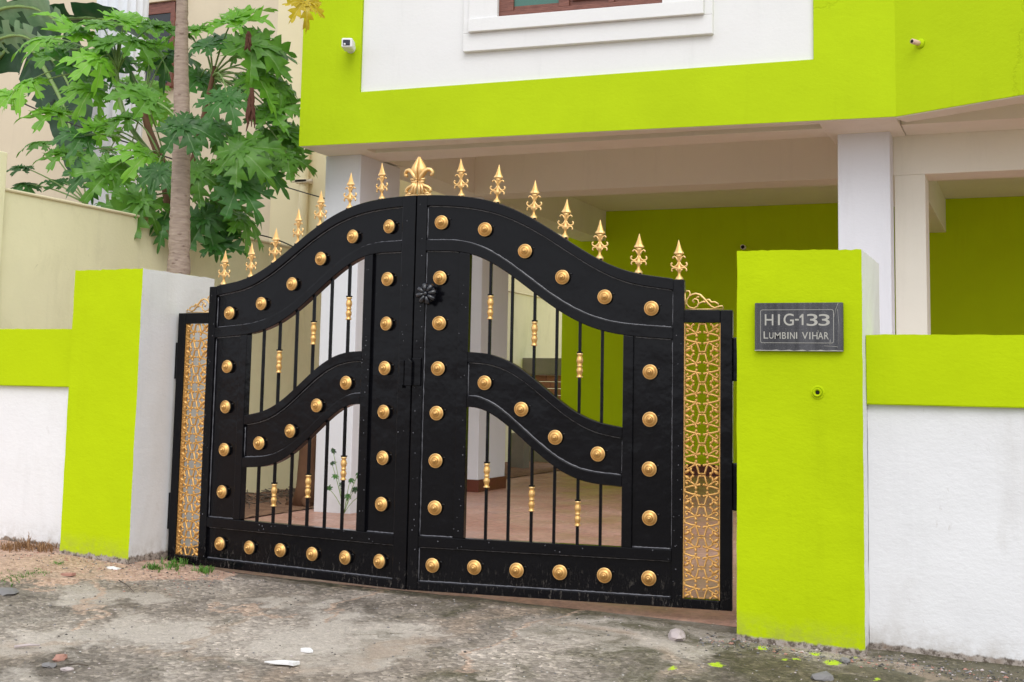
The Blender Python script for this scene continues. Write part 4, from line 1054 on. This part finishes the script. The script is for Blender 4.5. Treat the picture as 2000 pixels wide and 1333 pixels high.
# banana
def banana_leaf(parent, mid, wpx, Y0, mat, sidev, seed, tears=5):
    """mid: list of (x, y, Y) along the midrib, blade spreads along sidev"""
    P = [on(*m[:2], 1, m[2]) for m in mid]; out = []; K = 10
    for i in range(len(P) - 1):
        for k in range(K):
            f = k / K; p0 = P[max(i - 1, 0)]; p1 = P[i]; p2 = P[i + 1]; p3 = P[min(i + 2, len(P) - 1)]
            out.append(.5 * ((2 * p1) + (p2 - p0) * f + (2 * p0 - 5 * p1 + 4 * p2 - p3) * f * f + (-p0 + 3 * p1 - 3 * p2 + p3) * f ** 3))
    out.append(P[-1]); N = len(out); r_ = random.Random(seed); mb = MB(); verts = []; faces = []; rib = []
    w0 = wpx / F_PX * (P[0] - CAM).dot(_fw); sv = Vector(sidev).normalized()
    cuts = sorted(r_.sample(range(4, N - 2), min(tears, N - 7)))
    for s in (-1, 1):
        for i in range(N):
            t = (out[min(i + 1, N - 1)] - out[max(i - 1, 0)]).normalized(); side = (sv - t * sv.dot(t)).normalized()
            nn = t.cross(side)
            w = w0 * max(.02, sin(pi * (i + .4) / (N - .2)) ** .55) * (1 + .04 * r_.uniform(-1, 1))
            for k in range(5):
                f = k / 4; pull = t * .10 * w * f * f
                verts.append(out[i] + side * s * w * f + nn * (-.16 * w * f * f + .012 * sin(i * 1.7 + f * 3)) + pull - parent.location); rib.append(f)
    for s in (0, 1):
        for i in range(N - 1):
            for k in range(4):
                if i in cuts and k >= (1 if (i * 7 + s) % 3 else 2): continue
                a = s * N * 5 + i * 5 + k; q = (a, a + 1, a + 6, a + 5); faces.append(q if s else q[::-1])
    me = bpy.data.meshes.new('leaf'); me.from_pydata([tuple(v) for v in verts], [], faces)
    at = me.attributes.new('rib', 'FLOAT', 'POINT'); at.data.foreach_set('value', rib)
    for p in me.polygons: p.use_smooth = True
    o = mk('leaf', me, M[mat], parent)
    mb.tube([p - parent.location for p in out], [.028 - .022 * i / (N - 1) for i in range(N)], 6); mb.build('midrib', M['petiole'], o, 0)
bn_base = on(-120, 520, 1, 4.4); bn_base.z = .22
bn = thing('banana_plant', 'banana plant with huge drooping dark leaves behind the boundary wall', 'plant', bn_base)
stem(bn, [bn_base, on(-110, 300, 1, 4.4), on(-90, 130, 1, 4.4)], .13, .08, M['petiole'], 'stem', 12)
banana_leaf(bn, [(-90, 130, 4.6), (40, 72, 4.5), (105, 120, 4.4), (140, 180, 4.35), (168, 262, 4.3)], 82, 4.3, 'banana', (-.75, .2, -.6), 3, 3)
banana_leaf(bn, [(60, 90, 4.45), (112, 180, 4.3), (140, 260, 4.25), (162, 352, 4.2)], 40, 4.3, 'banana', (1, .3, .3), 4, 1)
banana_leaf(bn, [(-90, 120, 4.4), (-20, 30, 4.0), (60, 15, 3.9), (130, 55, 3.8)], 42, 4.0, 'banana_pale', (.2, -.6, .7), 8, 9)
banana_leaf(bn, [(-90, 140, 4.4), (-30, 90, 4.1), (40, 70, 4.0), (110, 110, 3.9)], 30, 4.0, 'banana_pale', (.3, -.5, .6), 9, 9)
banana_leaf(bn, [(-60, 170, 4.5), (60, 60, 4.6), (160, 35, 4.6), (260, 55, 4.6), (330, 120, 4.5)], 34, 4.6, 'banana', (.1, -.8, .5), 10, 6)

# gnarled stump with sticks at the passage side
t = thing('tree_stump', 'gnarled brown stump standing against the first white column', 'stump', Vector((-2.60, 3.35, .06)))
mb = MB(); mb.tube([(0, 0, 0), (.01, 0, .15), (-.01, .02, .33), (.02, 0, .50), (.06, .03, .8)], [.11, .085, .07, .075, .05], 12); mb.tube([(.0, 0, .12), (-.07, -.04, .03), (-.14, -.06, 0)], [.05, .035, .015], 7); mb.tube([(.0, -.02, .1), (.06, -.09, .02), (.12, -.14, 0)], [.05, .03, .015], 7)
mb.build('trunk', M['root'], t, 0)
M['stick'] = simple('grey_twigs', (.11, .085, .065), .9, 0, .3, 30, .4)
mb = MB(); r_ = random.Random(21)
for k in range(260):
    x = r_.gauss(-3.02, .13); y = r_.uniform(2.2, 4.6); z = ground_z(x, y) + .015 + r_.random() * .05
    a = r_.uniform(-1.5, 1.5) + (pi if r_.random() < .5 else 0); l = r_.uniform(.03, .16)
    mb.tube([(x, y, z), (x + cos(a) * l * .5, y + sin(a) * l * .5, z + r_.uniform(-.01, .03)), (x + cos(a) * l, y + sin(a) * l, z + r_.uniform(-.02, .03))], r_.uniform(.002, .006), 5)
o = mb.build('twig_litter', M['stick'], None, 0); tag(o, 'heap of grey twigs and litter along the foot of the boundary wall', 'litter', kind='stuff')

# weed growing at the foot of the first column
wd = thing('weed_plant', 'small green weed growing at the foot of the first white column', 'plant', on(690, 1000, 2, .05))
for i, (x, y) in enumerate([(648, 905), (655, 930), (642, 955), (668, 945), (684, 938), (700, 925), (694, 955), (704, 970), (680, 968), (650, 880)]):
    Yw = 2.86; hub = on(x, y, 1, Yw)
    pleaf(wd, hub, .030, rr.uniform(-120, 100), rr.uniform(10, 60), 'papaya_dark' if i % 3 else 'banana', rr.randrange(8), rr.uniform(-.4, .4))
    P = [p - wd.location for p in curve_pts(on(672, 1003, 1, Yw), hub, .02)]
    mb = MB(); mb.tube(P, .0022, 5); mb.build('stem', M['petiole'], wd, 0)

# ------------------------------------------------------------------ small ground things
def gpt(x, y, dz=0):
    p = on(x, y, 2, .02)
    for _ in range(6): p = on(x, y, 2, ground_z(p.x, p.y))
    return Vector((p.x, p.y, p.z + dz))
def tufts(name, label, spots, mat, hmin, hmax, n, kind='stuff', cat='grass'):
    r_ = random.Random(name + label); mb = MB()
    for (x, y, sx, sy) in spots:
        for k in range(n):
            c = gpt(x + r_.gauss(0, sx), y + r_.gauss(0, sy)); c.z -= .004
            for b in range(3):
                a = r_.uniform(0, 2 * pi); h = r_.uniform(hmin, hmax); w = r_.uniform(.0012, .0028); l = h * r_.uniform(.3, 1)
                d = Vector((cos(a), sin(a), 0)); s_ = Vector((-sin(a), cos(a), 0)) * w
                p1 = c + d * l * .4 + Vector((0, 0, h * .7)); p2 = c + d * l + Vector((0, 0, h * r_.uniform(.6, 1.05)))
                mb.add([c - s_, c + s_, p1 + s_ * .8, p1 - s_ * .8, p2], [(0, 1, 2, 3), (3, 2, 4)])
    o = mb.build(name, mat, None, 0, recalc=False); tag(o, label, cat, kind=kind)
M['grass'] = simple('fresh_grass', (.09, .22, .025), .6, 0, 0, 30, .4); M['dry'] = simple('dry_grass', (.30, .17, .08), .8, 0, 0, 30, .4)
tufts('grass_tuft', 'bright green grass growing at the foot of the left gate edge', [(335, 1108, 10, 5), (352, 1100, 12, 4), (300, 1113, 9, 3), (400, 1117, 10, 2)], M['grass'], .012, .04, 55)
tufts('grass_tuft', 'green weeds creeping over the sand at the left picture edge', [(15, 1132, 14, 6), (40, 1126, 14, 4), (75, 1120, 10, 3), (112, 1106, 6, 3), (-20, 1140, 14, 6)], M['grass'], .008, .026, 60)
tufts('dry_grass', 'dry brown grass along the foot of the left compound wall', [(20, 1072, 14, 3), (55, 1070, 12, 3), (90, 1074, 10, 3), (-20, 1070, 20, 3)], M['dry'], .012, .05, 55)
tufts('dry_grass', 'wisp of tall dry grass against the left compound wall', [(55, 1068, 3, 2)], M['dry'], .05, .10, 7)
tufts('dry_grass', 'dry brown roots at the bottom corner of the left pillar', [(235, 1096, 7, 1.5), (175, 1090, 10, 1)], M['dry'], .008, .02, 18)

def rock_mesh(seed, sub=2, rough=.35):
    bm = bmesh.new(); bmesh.ops.create_icosphere(bm, subdivisions=sub, radius=1)
    for v in bm.verts:
        n = mnoise.fractal(v.co * 1.3 + Vector((seed * 7.1, 0, 0)), 1, 2, 3); v.co *= 1 + rough * n
    me = bpy.data.meshes.new('stone'); bm.to_mesh(me); bm.free(); return me
def rock(name, label, cat, x, y, s, mat, seed, flat=.45, group=None):
    c = gpt(x, y); me = rock_mesh(seed); o = mk(name, me, mat, None, loc=c + Vector((0, 0, s[2] * .35)))
    o.scale = s; o.rotation_euler = (0, 0, seed); tag(o, label, cat, group); return o
M['darkstone'] = simple('dark_stone', (.07, .065, .06), .85, 0, .6, 40, .3)
M['pinkstone'] = simple('pale_pink_stone', (.50, .43, .42), .85, 0, .8, 40, .25); M['greystone'] = simple('grey_stone', (.20, .19, .19), .85, 0, .6, 40, .3); M['redstone'] = simple('reddish_brick_chip', (.42, .22, .17), .9, 0, .6, 40, .3)
rock('stone', 'pale pinkish lump of stone on the mossy concrete left of the name plate pillar', 'stone', 1322, 1246, (.062, .035, .026), M['pinkstone'], 2)
rock('stone', 'dark grey stone at the bottom edge below the name plate pillar', 'stone', 1608, 1328, (.045, .03, .02), M['greystone'], 4, group='small loose stones')
rock('stone', 'small dark stone beside the bottom right corner of the lime pillar', 'stone', 1650, 1293, (.022, .018, .012), M['greystone'], 6, group='small loose stones')
rock('stone', 'reddish stone in the rubble at the lower left', 'stone', 118, 1288, (.035, .022, .014), M['redstone'], 8, group='rubble stones lower left')
rock('stone', 'flat grey stone in the rubble at the lower left', 'stone', 96, 1302, (.036, .022, .010), M['greystone'], 9, group='rubble stones lower left')
rock('stone', 'pinkish stone nearest the frame edge in the lower left rubble', 'stone', 132, 1310, (.024, .018, .010), M['pinkstone'], 10, group='rubble stones lower left')
rock('stone', 'broken grey slab piece at the left picture edge', 'stone', 12, 1158, (.075, .05, .014), M['greystone'], 12)
rock('stone', 'grey cement lump at the foot of the left pillar by the gate', 'stone', 318, 1088, (.035, .025, .025), M['greystone'], 14)
def scrap(name, label, cat, x, y, pts, mat):
    c = gpt(x, y, .004); mb = MB(); r_ = random.Random(x)
    vs = [(px_, py_, .004 + r_.random() * .01) for px_, py_ in pts]; cen = (sum(p[0] for p in pts) / len(pts), sum(p[1] for p in pts) / len(pts), .014)
    n = len(vs); lo_ = [(a, b, .0) for a, b, _ in vs]
    mb.add(vs + [cen] + lo_, [(i, (i + 1) % n, n) for i in range(n)] + [(i, n + 1 + i, n + 1 + (i + 1) % n, (i + 1) % n) for i in range(n)])
    o = mb.build(name, mat, None, 0, recalc=False, loc=c); tag(o, label, cat)
scrap('plastic_scrap', 'torn white plastic strip lying on the bottom of the concrete', 'litter', 552, 1299, [(-.07, -.012), (-.02, -.02), (.03, -.008), (.055, -.016), (.06, .02), (.02, .012), (-.01, .022), (-.03, .004)], M['paper'])
scrap('plastic_scrap', 'small white fleck of paper above the torn plastic strip', 'litter', 600, 1276, [(-.024, -.008), (.01, -.014), (.024, .002), (.006, .012), (-.016, .01)], M['paper'])
scrap('paper_scrap', 'crumpled white and blue wrapper on the sand before the left pillar', 'litter', 222, 1114, [(-.03, -.015), (.0, -.02), (.028, -.01), (.03, .018), (-.01, .025), (-.028, .012)], M['paper'])
scrap('dried_leaf', 'reddish dry leaf on the sand before the left pillar', 'leaf', 133, 1126, [(-.03, -.015), (.0, -.02), (.028, -.01), (.03, .018), (-.01, .025), (-.028, .012)], M['redstone'])
def twig(label, x0, y0, x1, y1, r, mat):
    a = gpt(x0, y0, .006); b = gpt(x1, y1, .01); mb = MB(); m_ = a.lerp(b, .5) + Vector((.003, .004, .004)); mb.tube([Vector((0, 0, 0)), m_ - a, b - a], [r, r * .9, r * .5], 6)
    o = mb.build('twig', mat, None, 0, loc=a); tag(o, label, 'twig', 'twigs on the concrete')
twig('short thick pinkish stick on the dark concrete at the lower left', 28, 1267, 78, 1266, .006, M['pinkstone'])
twig('thin dark twig trailing from the lower left rubble', 128, 1302, 172, 1306, .003, M['stick'])
twig('thin twig lying across the concrete joint below the left pillar', 232, 1136, 262, 1162, .0025, M['stick'])
# loose grit on the street: stuff
def grit(name, label, N, mat_list, seed, smin, smax, region, jitter=None):
    r_ = random.Random(seed); mb = MB()
    oct_v = [(1, 0, 0), (-1, 0, 0), (0, 1, 0), (0, -1, 0), (0, 0, 1), (0, 0, -1)]
    oct_f = [(0, 2, 4), (2, 1, 4), (1, 3, 4), (3, 0, 4), (2, 0, 5), (1, 2, 5), (3, 1, 5), (0, 3, 5)]
    for _ in range(N):
        x, y = region(r_); s = smin * (smax / smin) ** (r_.random() ** 2.2); z = ground_z(x, y)
        z += .010 * (mnoise.fractal(Vector((x * 3.2, y * 3.2, 1.7)), 1.0, 2.1, 5)) * (1 if y < -.3 else .55)
        a = r_.uniform(0, pi); ca_, sa_ = cos(a), sin(a); k = [r_.uniform(.6, 1.2) * s for _ in range(3)]; k[2] *= .55
        vs = []
        for v in oct_v:
            q = (v[0] * k[0] + r_.uniform(-.2, .2) * s, v[1] * k[1] + r_.uniform(-.2, .2) * s, v[2] * k[2]); vs.append((x + q[0] * ca_ - q[1] * sa_, y + q[0] * sa_ + q[1] * ca_, z + q[2] + s * .2))
        mb.add(vs, oct_f, r_.randrange(len(mat_list)))
    o = mb.build(name, mat_list, None, 0, recalc=False); tag(o, label, 'gravel', kind='stuff')
reg = lambda r_: (r_.uniform(-3.0, 3.0), -2.1 * r_.random() ** 1.3 + .02)
grit('street_grit', 'loose grit and small stones scattered over the concrete', 4500, [M['greystone'], M['darkstone'], M['greystone'], M['pinkstone'], M['darkstone']], 5, .0015, .007, reg)
def reg2(r_):
    x = r_.uniform(-3.1, -.9); return (x, min(.1, r_.gauss(-.12, .16) + (-1.4 - x) * .02))
grit('wall_foot_grit', 'reddish gravel and paint chips at the foot of the left wall', 1600, [M['redstone'], M['greystone'], M['redstone'], M['darkstone']], 6, .002, .008, reg2)
def reg3(r_): return (r_.uniform(1.4, 3.2), r_.gauss(-.17, .05))
grit('wall_foot_grit', 'dark rubble crumbs and paint chips along the foot of the right pillar and wall', 1500, [M['greystone'], M['darkstone'], M['redstone'], M['greystone'], M['pinkstone'], M['darkstone']], 8, .002, .010, reg3)
